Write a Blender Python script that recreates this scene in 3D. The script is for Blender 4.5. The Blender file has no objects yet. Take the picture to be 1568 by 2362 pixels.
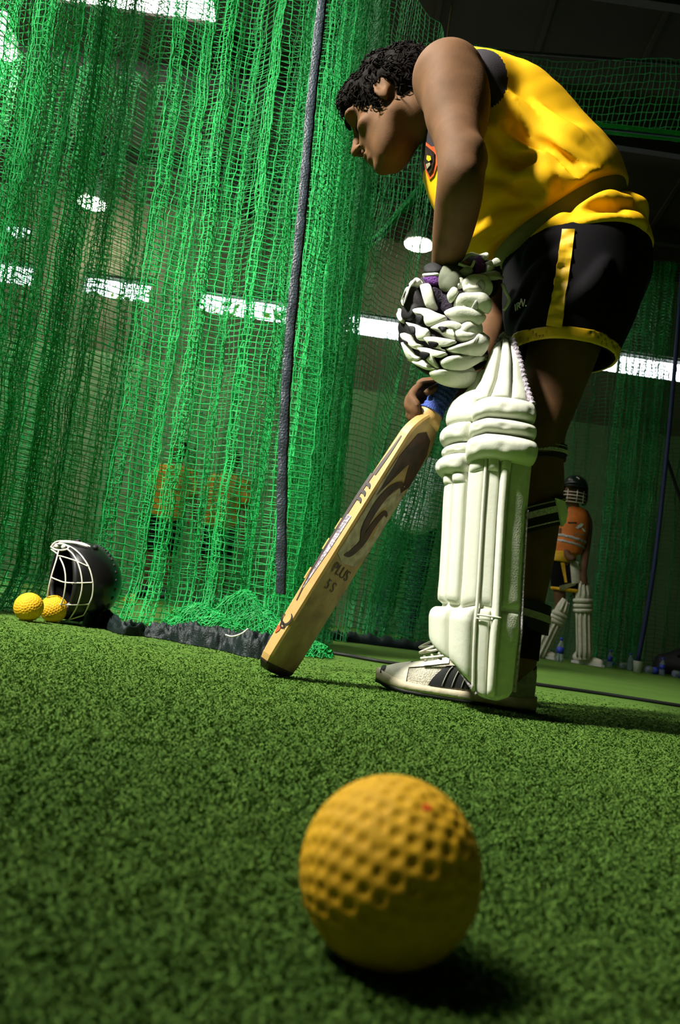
import bpy, bmesh, math, random
import numpy as np
from mathutils import Vector, Matrix

# ---------------------------------------------------------------- camera, world, lights, exposure
scene = bpy.context.scene
col = scene.collection
FPX = 1837.0                                   # focal length in pixels of the 1568 x 2362 frame
RHO, PIT, CAMH = math.radians(8.4), math.radians(7.2), 0.133
cp, sp, cr, sr = math.cos(PIT), math.sin(PIT), math.cos(RHO), math.sin(RHO)
cam_data = bpy.data.cameras.new('camera')
cam = bpy.data.objects.new('camera', cam_data)
col.objects.link(cam)
_f = Vector((0, cp, sp)); _r0 = Vector((1, 0, 0)); _u0 = Vector((0, -sp, cp))
_r = _r0 * cr + _u0 * sr; _u = -_r0 * sr + _u0 * cr
cam.matrix_world = Matrix(((_r.x, _u.x, -_f.x, 0), (_r.y, _u.y, -_f.y, 0), (_r.z, _u.z, -_f.z, CAMH), (0, 0, 0, 1)))
cam_data.sensor_fit = 'VERTICAL'
cam_data.sensor_height = 36.0
cam_data.lens = 36.0 * FPX / 2362.0
cam_data.clip_start = 0.02
cam_data.dof.use_dof = True
cam_data.dof.focus_distance = 1.62
cam_data.dof.aperture_fstop = 9.0
scene.camera = cam

world = bpy.data.worlds.new('world'); scene.world = world
world.use_nodes = True
world.node_tree.nodes['Background'].inputs[0].default_value = (0.75, 0.9, 1.0, 1)
world.node_tree.nodes['Background'].inputs[1].default_value = 0.5
scene.view_settings.view_transform = 'Standard'
scene.view_settings.look = 'None'
scene.view_settings.gamma = 1.0
scene.view_settings.use_curve_mapping = False
scene.view_settings.exposure = 0.0
scene.cycles.max_bounces = 5
scene.cycles.diffuse_bounces = 2
scene.cycles.transparent_max_bounces = 8
scene.cycles.use_denoising = True
scene.cycles.sample_clamp_indirect = 4.0

def area_light(name, loc, target, sx, sy, power, color=(1, 1, 1)):
    d = bpy.data.lights.new(name, 'AREA'); d.shape = 'RECTANGLE'; d.size = sx; d.size_y = sy
    d.energy = power; d.color = color
    o = bpy.data.objects.new(name, d); col.objects.link(o)
    o.location = loc
    o.rotation_euler = (Vector(target) - Vector(loc)).to_track_quat('-Z', 'Y').to_euler()
    return o
# daylight falling through the long translucent rooflight over the lanes
def roof_z(y): return 4.6 + (9.0 - y) * 0.2
SKY_X0, SKY_X1, SKY_Y0, SKY_Y1 = -4.6, -1.72, 0.6, 6.5
# the floodlight hung beside this lane (its housing is built with the lamps)
FLOOD = (-1.8, .45, 2.85); FLOOD_AIM = (-.08, 2.25, .45)
_ld = bpy.data.lights.new('floodlight_beam', 'SPOT'); _ld.energy = 1330; _ld.color = (1.0, .97, .88)
_ld.spot_size = math.radians(86); _ld.spot_blend = 1.0; _ld.shadow_soft_size = .2
_lo = bpy.data.objects.new('floodlight_beam', _ld); col.objects.link(_lo); _lo.location = FLOOD
_lo.rotation_euler = (Vector(FLOOD_AIM) - Vector(FLOOD)).to_track_quat('-Z', 'Y').to_euler()

# ---------------------------------------------------------------- measuring helpers
def at(px, py, Y):
    """the point of the place seen at a pixel of the photograph, Y metres into the room"""
    a = (px - 784) / FPX; b = (py - 1181) / FPX
    ir = a * cr + b * sr; iu = -b * cr + a * sr
    k = Y / (cp - iu * sp)
    return np.array((ir * k, Y, CAMH + (sp + iu * cp) * k))
def ray(px, py):
    a = (px - 784) / FPX; b = (py - 1181) / FPX
    ir = a * cr + b * sr; iu = -b * cr + a * sr
    d = np.array((ir, cp - iu * sp, sp + iu * cp))
    return d / np.linalg.norm(d)
ORI = np.array((0, 0, CAMH))
def on_floor(px, py, z=0.0):
    d = ray(px, py); return ORI + d * ((z - CAMH) / d[2])
def rad(rpx, p):
    """size in metres of rpx pixels at point p"""
    return rpx * (p[1] * cp + (p[2] - CAMH) * sp) / FPX
def nrm(v):
    v = np.asarray(v, float); return v / (np.linalg.norm(v) + 1e-12)

# ---------------------------------------------------------------- objects
def tag(o, label=None, cat=None, group=None, kind=None):
    if label: o['label'] = label
    if cat: o['category'] = cat
    if group: o['group'] = group
    if kind: o['kind'] = kind
    return o
def empty(name, loc, label=None, cat=None, group=None):
    o = bpy.data.objects.new(name, None); col.objects.link(o); o.location = Vector(loc)
    o.empty_display_size = 0.05
    return tag(o, label, cat, group)
def mesh_obj(name, verts, faces, mat, parent=None, smooth=True):
    me = bpy.data.meshes.new(name)
    verts = np.asarray(verts, dtype=np.float32)
    if parent is not None:
        verts = verts - np.array(wloc(parent), dtype=np.float32)
    if isinstance(faces, np.ndarray):
        n, k = faces.shape
        me.vertices.add(len(verts)); me.vertices.foreach_set('co', verts.ravel())
        me.loops.add(n * k); me.loops.foreach_set('vertex_index', faces.astype(np.int32).ravel())
        me.polygons.add(n)
        me.polygons.foreach_set('loop_start', np.arange(0, n * k, k, dtype=np.int32))
        me.update(calc_edges=True); me.validate()
    else:
        me.from_pydata([tuple(map(float, v)) for v in verts], [], [tuple(map(int, f)) for f in faces])
        me.update()
    if smooth:
        me.polygons.foreach_set('use_smooth', np.ones(len(me.polygons), dtype=bool))
    o = bpy.data.objects.new(name, me); col.objects.link(o)
    if mat: me.materials.append(mat)
    if parent is not None: o.parent = parent
    return o
def wloc(o):
    l = Vector((0, 0, 0))
    while o is not None:
        l = l + o.location; o = o.parent
    return l
class MB:
    """collects simple shapes into one mesh"""
    def __init__(self): self.v = []; self.f = []; self.n = 0
    def add(self, v, f):
        v = np.asarray(v, float); self.v.append(v)
        self.f += [tuple(int(i) + self.n for i in q) for q in f]; self.n += len(v)
        return self
    def box(self, c, ax, half):
        c = np.asarray(c, float); ax = [np.asarray(a, float) for a in ax]
        v = [c + sx * half[0] * ax[0] + sy * half[1] * ax[1] + sz * half[2] * ax[2] for sx in (-1, 1) for sy in (-1, 1) for sz in (-1, 1)]
        f = [(0, 1, 3, 2), (4, 6, 7, 5), (0, 4, 5, 1), (2, 3, 7, 6), (0, 2, 6, 4), (1, 5, 7, 3)]
        return self.add(v, f)
    def aabb(self, x0, x1, y0, y1, z0, z1):
        return self.box(((x0 + x1) / 2, (y0 + y1) / 2, (z0 + z1) / 2), np.eye(3), ((x1 - x0) / 2, (y1 - y0) / 2, (z1 - z0) / 2))
    def tube(self, pts, r, n=6, close=False, flat=None):
        """tube along points, r scalar or per point; flat=(vector, factor) squashes it along a direction"""
        P = np.asarray(pts, float); m = len(P)
        R = np.full(m, r, float) if np.isscalar(r) else np.asarray(r, float)
        T = np.gradient(P, axis=0) if not close else (np.roll(P, -1, 0) - np.roll(P, 1, 0))
        T /= np.linalg.norm(T, axis=1)[:, None] + 1e-12
        a = np.array((0, 0, 1.)) if abs(T[0][2]) < .9 else np.array((1., 0, 0))
        V = []
        u = nrm(np.cross(T[0], a))
        for i in range(m):
            u = nrm(u - T[i] * np.dot(u, T[i])); w = np.cross(T[i], u)
            ang = np.arange(n) * 2 * math.pi / n
            ring = R[i] * (np.cos(ang)[:, None] * u + np.sin(ang)[:, None] * w)
            if flat is not None:
                fv = nrm(flat[0]); ring = ring - np.outer(ring @ fv, fv) * (1 - flat[1])
            V.append(P[i] + ring)
        V = np.concatenate(V); f = []
        for i in range(m if close else m - 1):
            j = (i + 1) % m
            for k in range(n):
                f.append((i * n + k, i * n + (k + 1) % n, j * n + (k + 1) % n, j * n + k))
        if not close:
            f.append(tuple(range(n - 1, -1, -1))); f.append(tuple((m - 1) * n + k for k in range(n)))
        return self.add(V, f)
    def lathe(self, base, axis, prof, n=24):
        """prof: list of (r, h) along axis from base"""
        axis = nrm(axis); a = np.array((1., 0, 0)) if abs(axis[0]) < .9 else np.array((0, 1., 0))
        u = nrm(np.cross(axis, a)); w = np.cross(axis, u); V = []
        for r, h in prof:
            for k in range(n):
                t = 2 * math.pi * k / n
                V.append(np.asarray(base) + axis * h + r * (math.cos(t) * u + math.sin(t) * w))
        f = []
        for i in range(len(prof) - 1):
            for k in range(n):
                f.append((i * n + k, i * n + (k + 1) % n, (i + 1) * n + (k + 1) % n, (i + 1) * n + k))
        f.append(tuple(range(n - 1, -1, -1))); f.append(tuple((len(prof) - 1) * n + k for k in range(n)))
        return self.add(V, f)
    def grid(self, G):
        """G: (nu, nv, 3) array of points"""
        nu, nv = G.shape[:2]; f = []
        for i in range(nu - 1):
            for j in range(nv - 1):
                f.append((i * nv + j, (i + 1) * nv + j, (i + 1) * nv + j + 1, i * nv + j + 1))
        return self.add(G.reshape(-1, 3), f)
    def build(self, name, mat, parent=None, smooth=True):
        return mesh_obj(name, np.concatenate(self.v), self.f, mat, parent, smooth)
def spline(pts, n):
    """Catmull-Rom through points"""
    P = np.asarray(pts, float); m = len(P)
    if m == 2: 
        t = np.linspace(0, 1, n)[:, None]; return P[0] * (1 - t) + P[1] * t
    Q = np.vstack([2 * P[0] - P[1], P, 2 * P[-1] - P[-2]])
    s = np.linspace(0, m - 1 - 1e-6, n); i = s.astype(int); t = (s - i)[:, None]
    a, b, c, d = Q[i], Q[i + 1], Q[i + 2], Q[i + 3]
    return .5 * (2 * b + (c - a) * t + (2 * a - 5 * b + 4 * c - d) * t ** 2 + (3 * b - a - 3 * c + d) * t ** 3)
rng = np.random.default_rng(7)

# ---------------------------------------------------------------- value noise for shapes
_perm = rng.random((32, 32, 32)).astype(np.float32)
def vnoise(p, s):
    q = np.asarray(p, np.float32) * s; i = np.floor(q).astype(int); t = q - i; t = t * t * (3 - 2 * t)
    r = 0
    for dx in (0, 1):
        for dy in (0, 1):
            for dz in (0, 1):
                w = (t[..., 0] if dx else 1 - t[..., 0]) * (t[..., 1] if dy else 1 - t[..., 1]) * (t[..., 2] if dz else 1 - t[..., 2])
                r = r + w * _perm[(i[..., 0] + dx) % 32, (i[..., 1] + dy) % 32, (i[..., 2] + dz) % 32]
    return r - .5

# ---------------------------------------------------------------- materials
def mat(name, color, rough=.6, var=.0, scale=40, bump=0., bscale=None, metal=0., color2=None, spec=.4, sheen=0., detail=4, contrast=(.35, .65), emit=None, trans=0.):
    m = bpy.data.materials.new(name); m.use_nodes = True
    nt = m.node_tree; b = nt.nodes['Principled BSDF']
    b.inputs['Base Color'].default_value = (*color, 1)
    b.inputs['Roughness'].default_value = rough
    b.inputs['Metallic'].default_value = metal
    b.inputs['Specular IOR Level'].default_value = spec
    if sheen: b.inputs['Sheen Weight'].default_value = sheen
    if trans: b.inputs['Transmission Weight'].default_value = trans
    if emit:
        b.inputs['Emission Color'].default_value = (*emit[0], 1); b.inputs['Emission Strength'].default_value = emit[1]
    if var or color2 or bump:
        tc = nt.nodes.new('ShaderNodeTexCoord')
    if var or color2:
        nz = nt.nodes.new('ShaderNodeTexNoise'); nz.inputs['Scale'].default_value = scale; nz.inputs['Detail'].default_value = detail
        nt.links.new(tc.outputs['Object'], nz.inputs['Vector'])
        rp = nt.nodes.new('ShaderNodeValToRGB')
        c2 = color2 if color2 else tuple(max(0, c * (1 + var)) for c in color)
        c1 = color if color2 else tuple(max(0, c * (1 - var)) for c in color)
        rp.color_ramp.elements[0].position = contrast[0]; rp.color_ramp.elements[1].position = contrast[1]
        rp.color_ramp.elements[0].color = (*c1, 1); rp.color_ramp.elements[1].color = (*c2, 1)
        nt.links.new(nz.outputs['Fac'], rp.inputs['Fac']); nt.links.new(rp.outputs['Color'], b.inputs['Base Color'])
    if bump:
        n2 = nt.nodes.new('ShaderNodeTexNoise'); n2.inputs['Scale'].default_value = bscale or scale; n2.inputs['Detail'].default_value = detail
        nt.links.new(tc.outputs['Object'], n2.inputs['Vector'])
        bp = nt.nodes.new('ShaderNodeBump'); bp.inputs['Strength'].default_value = bump; bp.inputs['Distance'].default_value = .01
        nt.links.new(n2.outputs['Fac'], bp.inputs['Height']); nt.links.new(bp.outputs['Normal'], b.inputs['Normal'])
    return m
def emission(name, color, strength):
    m = bpy.data.materials.new(name); m.use_nodes = True; nt = m.node_tree
    nt.nodes.remove(nt.nodes['Principled BSDF'])
    e = nt.nodes.new('ShaderNodeEmission'); e.inputs[0].default_value = (*color, 1); e.inputs[1].default_value = strength
    nt.links.new(e.outputs[0], nt.nodes['Material Output'].inputs[0]); return m
M = dict(
    skin=mat('dark_brown_skin', (.130, .064, .029), .68, var=.12, scale=30, bump=.05, bscale=300, spec=.14),
    skin2=mat('brown_skin', (.24, .10, .05), .5, var=.1, scale=30),
    palm=mat('finger_skin', (.45, .17, .10), .5),
    hair=mat('black_hair', (.006, .004, .003), .75, spec=.06),
    yellow=mat('yellow_jersey', (.82, .45, .004), .78, var=.06, scale=6, bump=.10, bscale=900, spec=.15),
    gold=mat('gold_trim', (.74, .44, .012), .45, var=.05, scale=10),
    black=mat('black_cloth', (.004, .0035, .0045), .9, spec=.12),
    plum=mat('black_mesh_cloth', (.016, .011, .015), .8, bump=.2, bscale=700),
    blackplastic=mat('black_plastic', (.006, .006, .006), .28),
    navy=mat('navy_rubber', (.02, .03, .09), .5),
    blue=mat('blue_grip', (.035, .075, .34), .55, var=.25, scale=200, bump=.5, bscale=260),
    olive=mat('olive_strap', (.19, .18, .08), .7, bump=.3, bscale=500),
    pad=mat('white_pad_leather', (.74, .75, .62), .42, var=.05, scale=14, bump=.06, bscale=130, spec=.4),
    padside=mat('white_pad_fabric', (.76, .79, .62), .6, var=.08, scale=60, bump=.15, bscale=350),
    piping=mat('lilac_piping', (.42, .36, .42), .6, var=.4, scale=160, bump=.5, bscale=200),
    seam=mat('pad_seam', (.45, .46, .30), .7),
    glovew=mat('white_glove_leather', (.82, .83, .68), .45, var=.07, scale=30, bump=.08, bscale=200),
    gloveg=mat('grey_glove_patch', (.45, .45, .40), .55, var=.2, scale=90),
    gloveb=mat('black_glove_leather', (.006, .0055, .006), .65, spec=.2, bump=.1, bscale=150),
    purple=mat('purple_wristband', (.10, .012, .18), .7, bump=.6, bscale=300),
    willow=mat('willow_wood', (.56, .36, .12), .5, color2=(.42, .25, .07), scale=14, bump=.05, bscale=60),
    willowface=mat('worn_shaded_willow_face', (.36, .25, .10), .6, color2=(.20, .125, .05), scale=22, bump=.1, bscale=120, detail=8),  # worn wood, also darkened: the shade on the face is put into the colour
    inkblack=mat('black_print', (.02, .013, .01), .5, var=.4, scale=80),
    inkgrey=mat('grey_print', (.30, .26, .17), .5, var=.3, scale=60),
    inkbrown=mat('dark_brown_print', (.055, .025, .018), .5, color2=(.02, .012, .01), scale=50),
    inkred=mat('red_mark', (.6, .09, .02), .6),
    inkorange=mat('orange_mark', (.8, .10, .01), .6),
    white=mat('white_plastic', (.75, .75, .70), .4),
    lace=mat('white_laces', (.78, .74, .62), .7, bump=.3, bscale=500),
    shoew=mat('off_white_shoe', (.82, .77, .62), .5, var=.10, scale=50, bump=.1, bscale=200),
    shoem=mat('beige_shoe_mesh', (.62, .57, .45), .8, var=.2, scale=320, bump=.6, bscale=420),
    shoeg=mat('grey_shoe_heel', (.32, .31, .26), .7, var=.15, scale=120),
    sole=mat('off_white_sole', (.66, .58, .42), .6, color2=(.5, .42, .28), scale=24, bump=.15, bscale=90),
    rubber=mat('black_rubber', (.008, .008, .008), .6),
    ball=mat('yellow_rubber_ball', (.74, .40, .006), .75, var=.10, scale=60, bump=.04, bscale=300),
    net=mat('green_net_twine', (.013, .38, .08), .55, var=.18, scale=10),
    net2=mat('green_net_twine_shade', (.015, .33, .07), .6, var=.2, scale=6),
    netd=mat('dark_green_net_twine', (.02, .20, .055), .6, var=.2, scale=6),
    tarp=mat('black_green_tarpaulin', (.004, .011, .011), .5, bump=.35, bscale=260),
    band=mat('blue_grey_webbing', (.030, .042, .055), .4, bump=.4, bscale=200),
    goldfar=mat('dull_gold_shirt', (.42, .22, .01), .8),
    wire=mat('white_coated_wire', (.72, .66, .58), .35),
    steel=mat('grey_steel', (.30, .32, .30), .4, metal=.6),
    cord=mat('black_cord', (.006, .007, .006), .6),
    bluerope=mat('dark_blue_rope', (.02, .03, .10), .7),
    bottle=mat('clear_bottle', (.75, .85, .95), .12, trans=.85, spec=.5),
    bluecap=mat('blue_cap', (.03, .06, .5), .4),
    orangeb=mat('orange_bib', (.65, .17, .02), .7, var=.1, scale=20),
    gold2=mat('gold_shirt', (.7, .38, .01), .7, var=.1, scale=20),
    whitecloth=mat('white_shirt', (.8, .82, .85), .7, var=.05, scale=10),
    jean=mat('dark_trousers', (.012, .018, .05), .8),
    silver=mat('silver_stripe', (.45, .45, .45), .5),
    pad2=mat('dull_white_pad', (.62, .60, .45), .55, var=.1, scale=30),
    strapw=mat('white_webbing', (.5, .5, .45), .7, var=.4, scale=400),
)

# ================================================================ THE ROOM
WALL_Y = 9.0
XL, XR, YB = -7.5, 6.0, -4.0
# floor: green synthetic turf; one sheet, its pile is dense real relief near the camera
def turf_material():
    m = bpy.data.materials.new('green_synthetic_turf'); m.use_nodes = True; nt = m.node_tree; b = nt.nodes['Principled BSDF']
    tc = nt.nodes.new('ShaderNodeTexCoord')
    n1 = nt.nodes.new('ShaderNodeTexNoise'); n1.inputs['Scale'].default_value = 420; n1.inputs['Detail'].default_value = 3
    n2 = nt.nodes.new('ShaderNodeTexNoise'); n2.inputs['Scale'].default_value = 3.5; n2.inputs['Detail'].default_value = 5
    n3 = nt.nodes.new('ShaderNodeTexNoise'); n3.inputs['Scale'].default_value = 900; n3.inputs['Detail'].default_value = 2
    for n in (n1, n2, n3): nt.links.new(tc.outputs['Object'], n.inputs['Vector'])
    r1 = nt.nodes.new('ShaderNodeValToRGB'); e = r1.color_ramp.elements
    e[0].position = .3; e[0].color = (.064, .158, .024, 1); e[1].position = .7; e[1].color = (.20, .37, .060, 1)
    r2 = nt.nodes.new('ShaderNodeValToRGB'); e = r2.color_ramp.elements
    e[0].position = .3; e[0].color = (.86, .9, .86, 1); e[1].position = .7; e[1].color = (1.10, 1.04, 1.0, 1)
    mx = nt.nodes.new('ShaderNodeMix'); mx.data_type = 'RGBA'; mx.blend_type = 'MULTIPLY'; mx.inputs[0].default_value = 1
    nt.links.new(n1.outputs['Fac'], r1.inputs['Fac']); nt.links.new(n2.outputs['Fac'], r2.inputs['Fac'])
    nt.links.new(r1.outputs['Color'], mx.inputs[6]); nt.links.new(r2.outputs['Color'], mx.inputs[7])
    nt.links.new(mx.outputs[2], b.inputs['Base Color'])
    b.inputs['Roughness'].default_value = .85; b.inputs['Specular IOR Level'].default_value = .15
    bp = nt.nodes.new('ShaderNodeBump'); bp.inputs['Strength'].default_value = .9; bp.inputs['Distance'].default_value = .004
    ad = nt.nodes.new('ShaderNodeMath'); ad.operation = 'ADD'
    nt.links.new(n1.outputs['Fac'], ad.inputs[0]); nt.links.new(n3.outputs['Fac'], ad.inputs[1])
    nt.links.new(ad.outputs[0], bp.inputs['Height']); nt.links.new(bp.outputs['Normal'], b.inputs['Normal'])
    return m
M['turf'] = turf_material()
def build_floor():
    # grid lines: 2.5 mm apart where the photo shows the pile, growing outwards
    def lines(lo, a, b, hi, step):
        mid = np.arange(a, b, step); out = []
        for s, start, end in ((-1, a, lo), (1, mid[-1], hi)):
            p, d, l = start, step, []
            while (p > end if s < 0 else p < end):
                d *= 1.12; p += s * d; l.append(p)
            l[-1] = end; out.append(l)
        return np.array(out[0][::-1] + list(mid) + out[1])
    xs = lines(XL, -.6, .7, XR, .1); ys = lines(YB, .1, 1.6, WALL_Y, .1)
    X, Y = np.meshgrid(xs, ys, indexing='ij')
    p = np.stack([X, Y, 0 * X], -1)
    Z = vnoise(p, 9.) * .002 * np.clip((2.5 - Y) / 1.5, 0, 1) * (np.abs(X) < 1) * 0
    G = np.stack([X, Y, Z], -1); nu, nv = X.shape
    idx = np.arange(nu * nv).reshape(nu, nv)
    F = np.stack([idx[:-1, :-1], idx[1:, :-1], idx[1:, 1:], idx[:-1, 1:]], -1).reshape(-1, 4)
    o = mesh_obj('floor', G.reshape(-1, 3), F, M['turf'])
    tag(o, kind='structure')
    # the pile: short bent blades, thick on the ground where the photo lets you see them
    g = np.random.default_rng(5); N = 420000
    yy = .16 + 2.3 * g.random(N) ** 1.9; half = .10 + .52 * yy
    xx = .02 + .03 * yy + (g.random(N) * 2 - 1) * half
    keep = g.random(N) < np.clip((2.45 - yy) / 1.3, 0, 1)
    xx, yy = xx[keep], yy[keep]; n = len(xx)
    t = g.random(n) * 2 * math.pi; w = g.uniform(.0006, .0011, n) * (.68 + .62 * yy); h = g.uniform(.0022, .0048, n) * np.clip(1.35 - .42 * yy, .4, 1)
    l1 = g.normal(0, .0016, (n, 2)); b0 = np.stack([xx, yy, 0 * xx], 1); du = np.stack([np.cos(t) * w, np.sin(t) * w, 0 * t], 1)
    m1 = b0 + np.concatenate([l1, (h * .6)[:, None]], 1); tp = b0 + np.concatenate([l1 * 2.6, h[:, None]], 1)
    V = np.stack([b0 - du, b0 + du, tp + du * .6, tp - du * .6], 1).reshape(-1, 3)
    Fp = np.arange(n * 4).reshape(-1, 4)
    tag(mesh_obj('turf_pile', V, Fp, M['turf'], o, smooth=False), kind='stuff')
    return o
build_floor()

wallpaint = mat('green_painted_wall', (.17, .27, .12), .8, var=.08, scale=1.2, bump=.05, bscale=20)
beige = mat('beige_painted_wall', (.10, .10, .055), .85, var=.1, scale=1.5)
brownroof = mat('brown_roof_sheet', (.028, .016, .011), .8, var=.2, scale=2)
darkwall = mat('dark_wall', (.03, .035, .02), .9, var=.1, scale=2)
beamm = mat('roof_beam', (.03, .025, .02), .7)
def struct(mb, name, m, parent=None, smooth=False):
    o = mb.build(name, m, parent, smooth)
    if parent is None: tag(o, kind='structure')
    return o
# back wall: painted dado below, beige above, with a strip of openings between
WZ0, WZ1 = 3.38, 3.66
wins = [(-7.4, -6.2), (-5.9, -3.96), (-3.40, -2.58), (-2.02, -.94), (-.44, 2.2), (2.2, 5.4)]
mb = MB().aabb(XL, XR, WALL_Y, WALL_Y + .2, 0, 2.72)
wb = struct(mb, 'wall_back', wallpaint)
mb = MB().aabb(XL, XR, WALL_Y, WALL_Y + .2, 2.72, WZ0)
struct(mb, 'upper_wall_band', beige, wb)
mb = MB(); x = XL
for a, b in wins + [(XR, XR)]:
    if a - x > .01: mb.aabb(x, a, WALL_Y, WALL_Y + .2, WZ0, WZ1)
    x = b
struct(mb, 'wall_pier', beige, wb)
mb = MB().aabb(XL, XR, WALL_Y, WALL_Y + .2, WZ1, 4.75)
struct(mb, 'wall_gable_band', beige, wb)
# clerestory windows: frame, glass, bars; daylight and trees beyond
frame_m = mat('window_frame_paint', (.12, .12, .09), .6)
glass_m = mat('window_glass', (.9, .95, 1), .05, trans=.95, spec=.3)
for i, (a, b) in enumerate(wins):
    mb = MB().aabb(a, b, WALL_Y + .05, WALL_Y + .12, WZ0, WZ0 + .015).aabb(a, b, WALL_Y + .05, WALL_Y + .12, WZ1 - .015, WZ1)
    mb.aabb(a, a + .02, WALL_Y + .05, WALL_Y + .12, WZ0, WZ1).aabb(b - .02, b, WALL_Y + .05, WALL_Y + .12, WZ0, WZ1)
    w = struct(mb, 'window_%d' % (i + 1), frame_m)
    nb = max(1, int((b - a) / .8))
    for k in range(1, nb):
        xk = a + (b - a) * k / nb
        struct(MB().aabb(xk - .012, xk + .012, WALL_Y + .06, WALL_Y + .10, WZ0, WZ1), 'window_bar', frame_m, w)
# the sky seen through the openings, and a hedge with pale sunlit leaves
skyp = emission('bright_sky', (.86, .93, 1.0), 8.0)
struct(MB().aabb(XL - 3, XR + 3, WALL_Y + 6, WALL_Y + 6.05, -1, 9), 'sky_backdrop', skyp)
leaf = mat('sunlit_leaves', (.35, .6, .12), .7, emit=None)
def hedge(name, x0, x1, y, z0, z1, n, label):
    P = np.stack([rng.uniform(x0, x1, n), y + rng.uniform(-.3, .3, n), rng.uniform(z0, z1, n)], 1)
    d = rng.normal(size=(n, 3)); d /= np.linalg.norm(d, axis=1)[:, None]
    e = np.cross(d, rng.normal(size=(n, 3))); e /= np.linalg.norm(e, axis=1)[:, None]
    s = rng.uniform(.04, .10, n)[:, None]
    V = np.stack([P - d * s, P + e * s * .4, P + d * s, P - e * s * .4], 1).reshape(-1, 3)
    o = mesh_obj(name, V, np.arange(len(V)).reshape(-1, 4), leaf)
    tag(o, label, 'leaves', kind='stuff')
hedge('foliage', -4.5, -.2, WALL_Y + 1.3, 3.2, 3.92, 700, 'sunlit green leaves outside the high window strip')
hedge('foliage', .0, 2.0, WALL_Y + 1.3, 3.3, 3.75, 330, 'sunlit leaves outside the window behind the gloves')
# half-round vent opening high on the back wall
vc = at(46, 522, WALL_Y - .03)
ang = np.linspace(math.pi, 2 * math.pi, 17)
V = [vc + np.array((.17 * math.cos(t), 0, .17 * math.sin(t))) for t in ang]
V += [v + np.array((0, .02, 0)) for v in V]
n = 17
o = mesh_obj('window_7', V, [tuple(range(n))] + [tuple(range(2 * n - 1, n - 1, -1))] + [(i, i + n, (i + 1) % n + n, (i + 1) % n) for i in range(n)], emission('vent_daylight', (.8, .92, 1), 3.0), smooth=False)
tag(o, kind='structure')
o2 = MB().tube([v + np.array((0, -.012, 0)) for v in V[:n]] , .016, 6).tube([V[0], V[n - 1]], .016, 6).build('vent_frame', frame_m, o)
for k in range(1, 4):
    t = k / 4; p = V[0] * (1 - t) + V[n - 1] * t
    MB().tube([p, p - np.array((0, .01, .17 * math.sqrt(1 - (2 * t - 1) ** 2)))], .008, 5).build('vent_bar', frame_m, o)
# side walls and wall behind the camera
struct(MB().aabb(XL - .2, XL, YB, WALL_Y, 0, 7.6), 'wall_left', darkwall)
struct(MB().aabb(XR, XR + .2, YB, WALL_Y, 0, 7.6), 'wall_right', darkwall)
struct(MB().aabb(XL, XR, YB - .2, YB, 0, 7.6), 'wall_front', darkwall)
# pitched sheet roof with a rooflight
def roof_slab(mb, x0, x1, y0, y1, t=.05, dz=0):
    V = [(x, y, roof_z(y) + dz + k) for k in (0, t) for (x, y) in ((x0, y0), (x1, y0), (x1, y1), (x0, y1))]
    return mb.add(V, [(0, 1, 2, 3), (7, 6, 5, 4), (0, 4, 5, 1), (1, 5, 6, 2), (2, 6, 7, 3), (3, 7, 4, 0)])
mb = MB()
roof_slab(mb, XL, SKY_X0, YB, WALL_Y + .2); roof_slab(mb, SKY_X1, XR, YB, WALL_Y + .2)
roof_slab(mb, SKY_X0, SKY_X1, YB, SKY_Y0); roof_slab(mb, SKY_X0, SKY_X1, SKY_Y1, WALL_Y + .2)
ceil = struct(mb, 'ceiling', brownroof)
sk = emission('translucent_rooflight', (1, .99, .95), 11.0)
npan = 4
for k in range(npan):
    a = SKY_X0 + (SKY_X1 - SKY_X0) * k / npan; b = SKY_X0 + (SKY_X1 - SKY_X0) * (k + 1) / npan
    struct(roof_slab(MB(), a + .01, b - .01, SKY_Y0, SKY_Y1, .02, .03), 'rooflight_panel', sk, ceil)
mb = MB()
for y in (8.2, 7.0, 5.6, 4.2, 2.8, 1.4): 
    struct(MB().aabb(XL, XR, y - .04, y + .04, roof_z(y) - .16, roof_z(y) - .005), 'purlin', beamm, ceil)
for xx in np.arange(-7, 6, .9):
    if SKY_X0 - .1 < xx < SKY_X1 + .1: continue
    m2 = MB(); roof_slab(m2, xx - .02, xx + .02, .5, WALL_Y, .03, -.03); struct(m2, 'sheet_rib', brownroof, ceil)
# thin hanging cords under the roof
p = at(1043, 2, 6.0); q = at(1030, 92, 6.0)
tag(MB().tube([p + np.array((.02, 0, .35)), p, q], .006, 5).build('hanging_cord', mat('pale_cord', (.25, .13, .08), .8)), 'thin pale cord hanging from the roof above the shoulder', 'cord')
# round industrial pendant lamps
shade_m = mat('lamp_shade_metal', (.35, .36, .33), .4, metal=.4)
def pendant(px, py, Y, d, label, power=9, lit=16.0):
    c = at(px, py, Y); top = roof_z(Y)
    root = empty('pendant_lamp', c, label, 'lamp', 'round pendant lamps')
    r = d / 2
    MB().lathe(c, (0, 0, 1), [(r, 0), (r * 1.0, .01), (r * .9, r * .45), (r * .55, r * .9), (r * .36, r * 1.05), (r * .36, r * 1.6), (r * .2, r * 1.75)], 24).build('lamp_shade', shade_m, root)
    MB().lathe(c + np.array((0, 0, -.012)), (0, 0, 1), [(r * .6, -.03), (r * .93, -.012), (r * .95, .0)], 24).build('lamp_glass', emission('lamp_glow', (1.0, .98, .82), lit), root)
    MB().tube([c + np.array((0, 0, r * 1.7)), np.array((c[0], c[1], top + .02))], .008, 6).build('suspension_rod', beamm, root)
    d_ = bpy.data.lights.new('lamp_light', 'POINT'); d_.energy = power; d_.shadow_soft_size = r; d_.color = (1, .97, .8)
    o = bpy.data.objects.new('lamp_light', d_); col.objects.link(o); o.parent = root; o.location = (0, 0, -.2)
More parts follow.
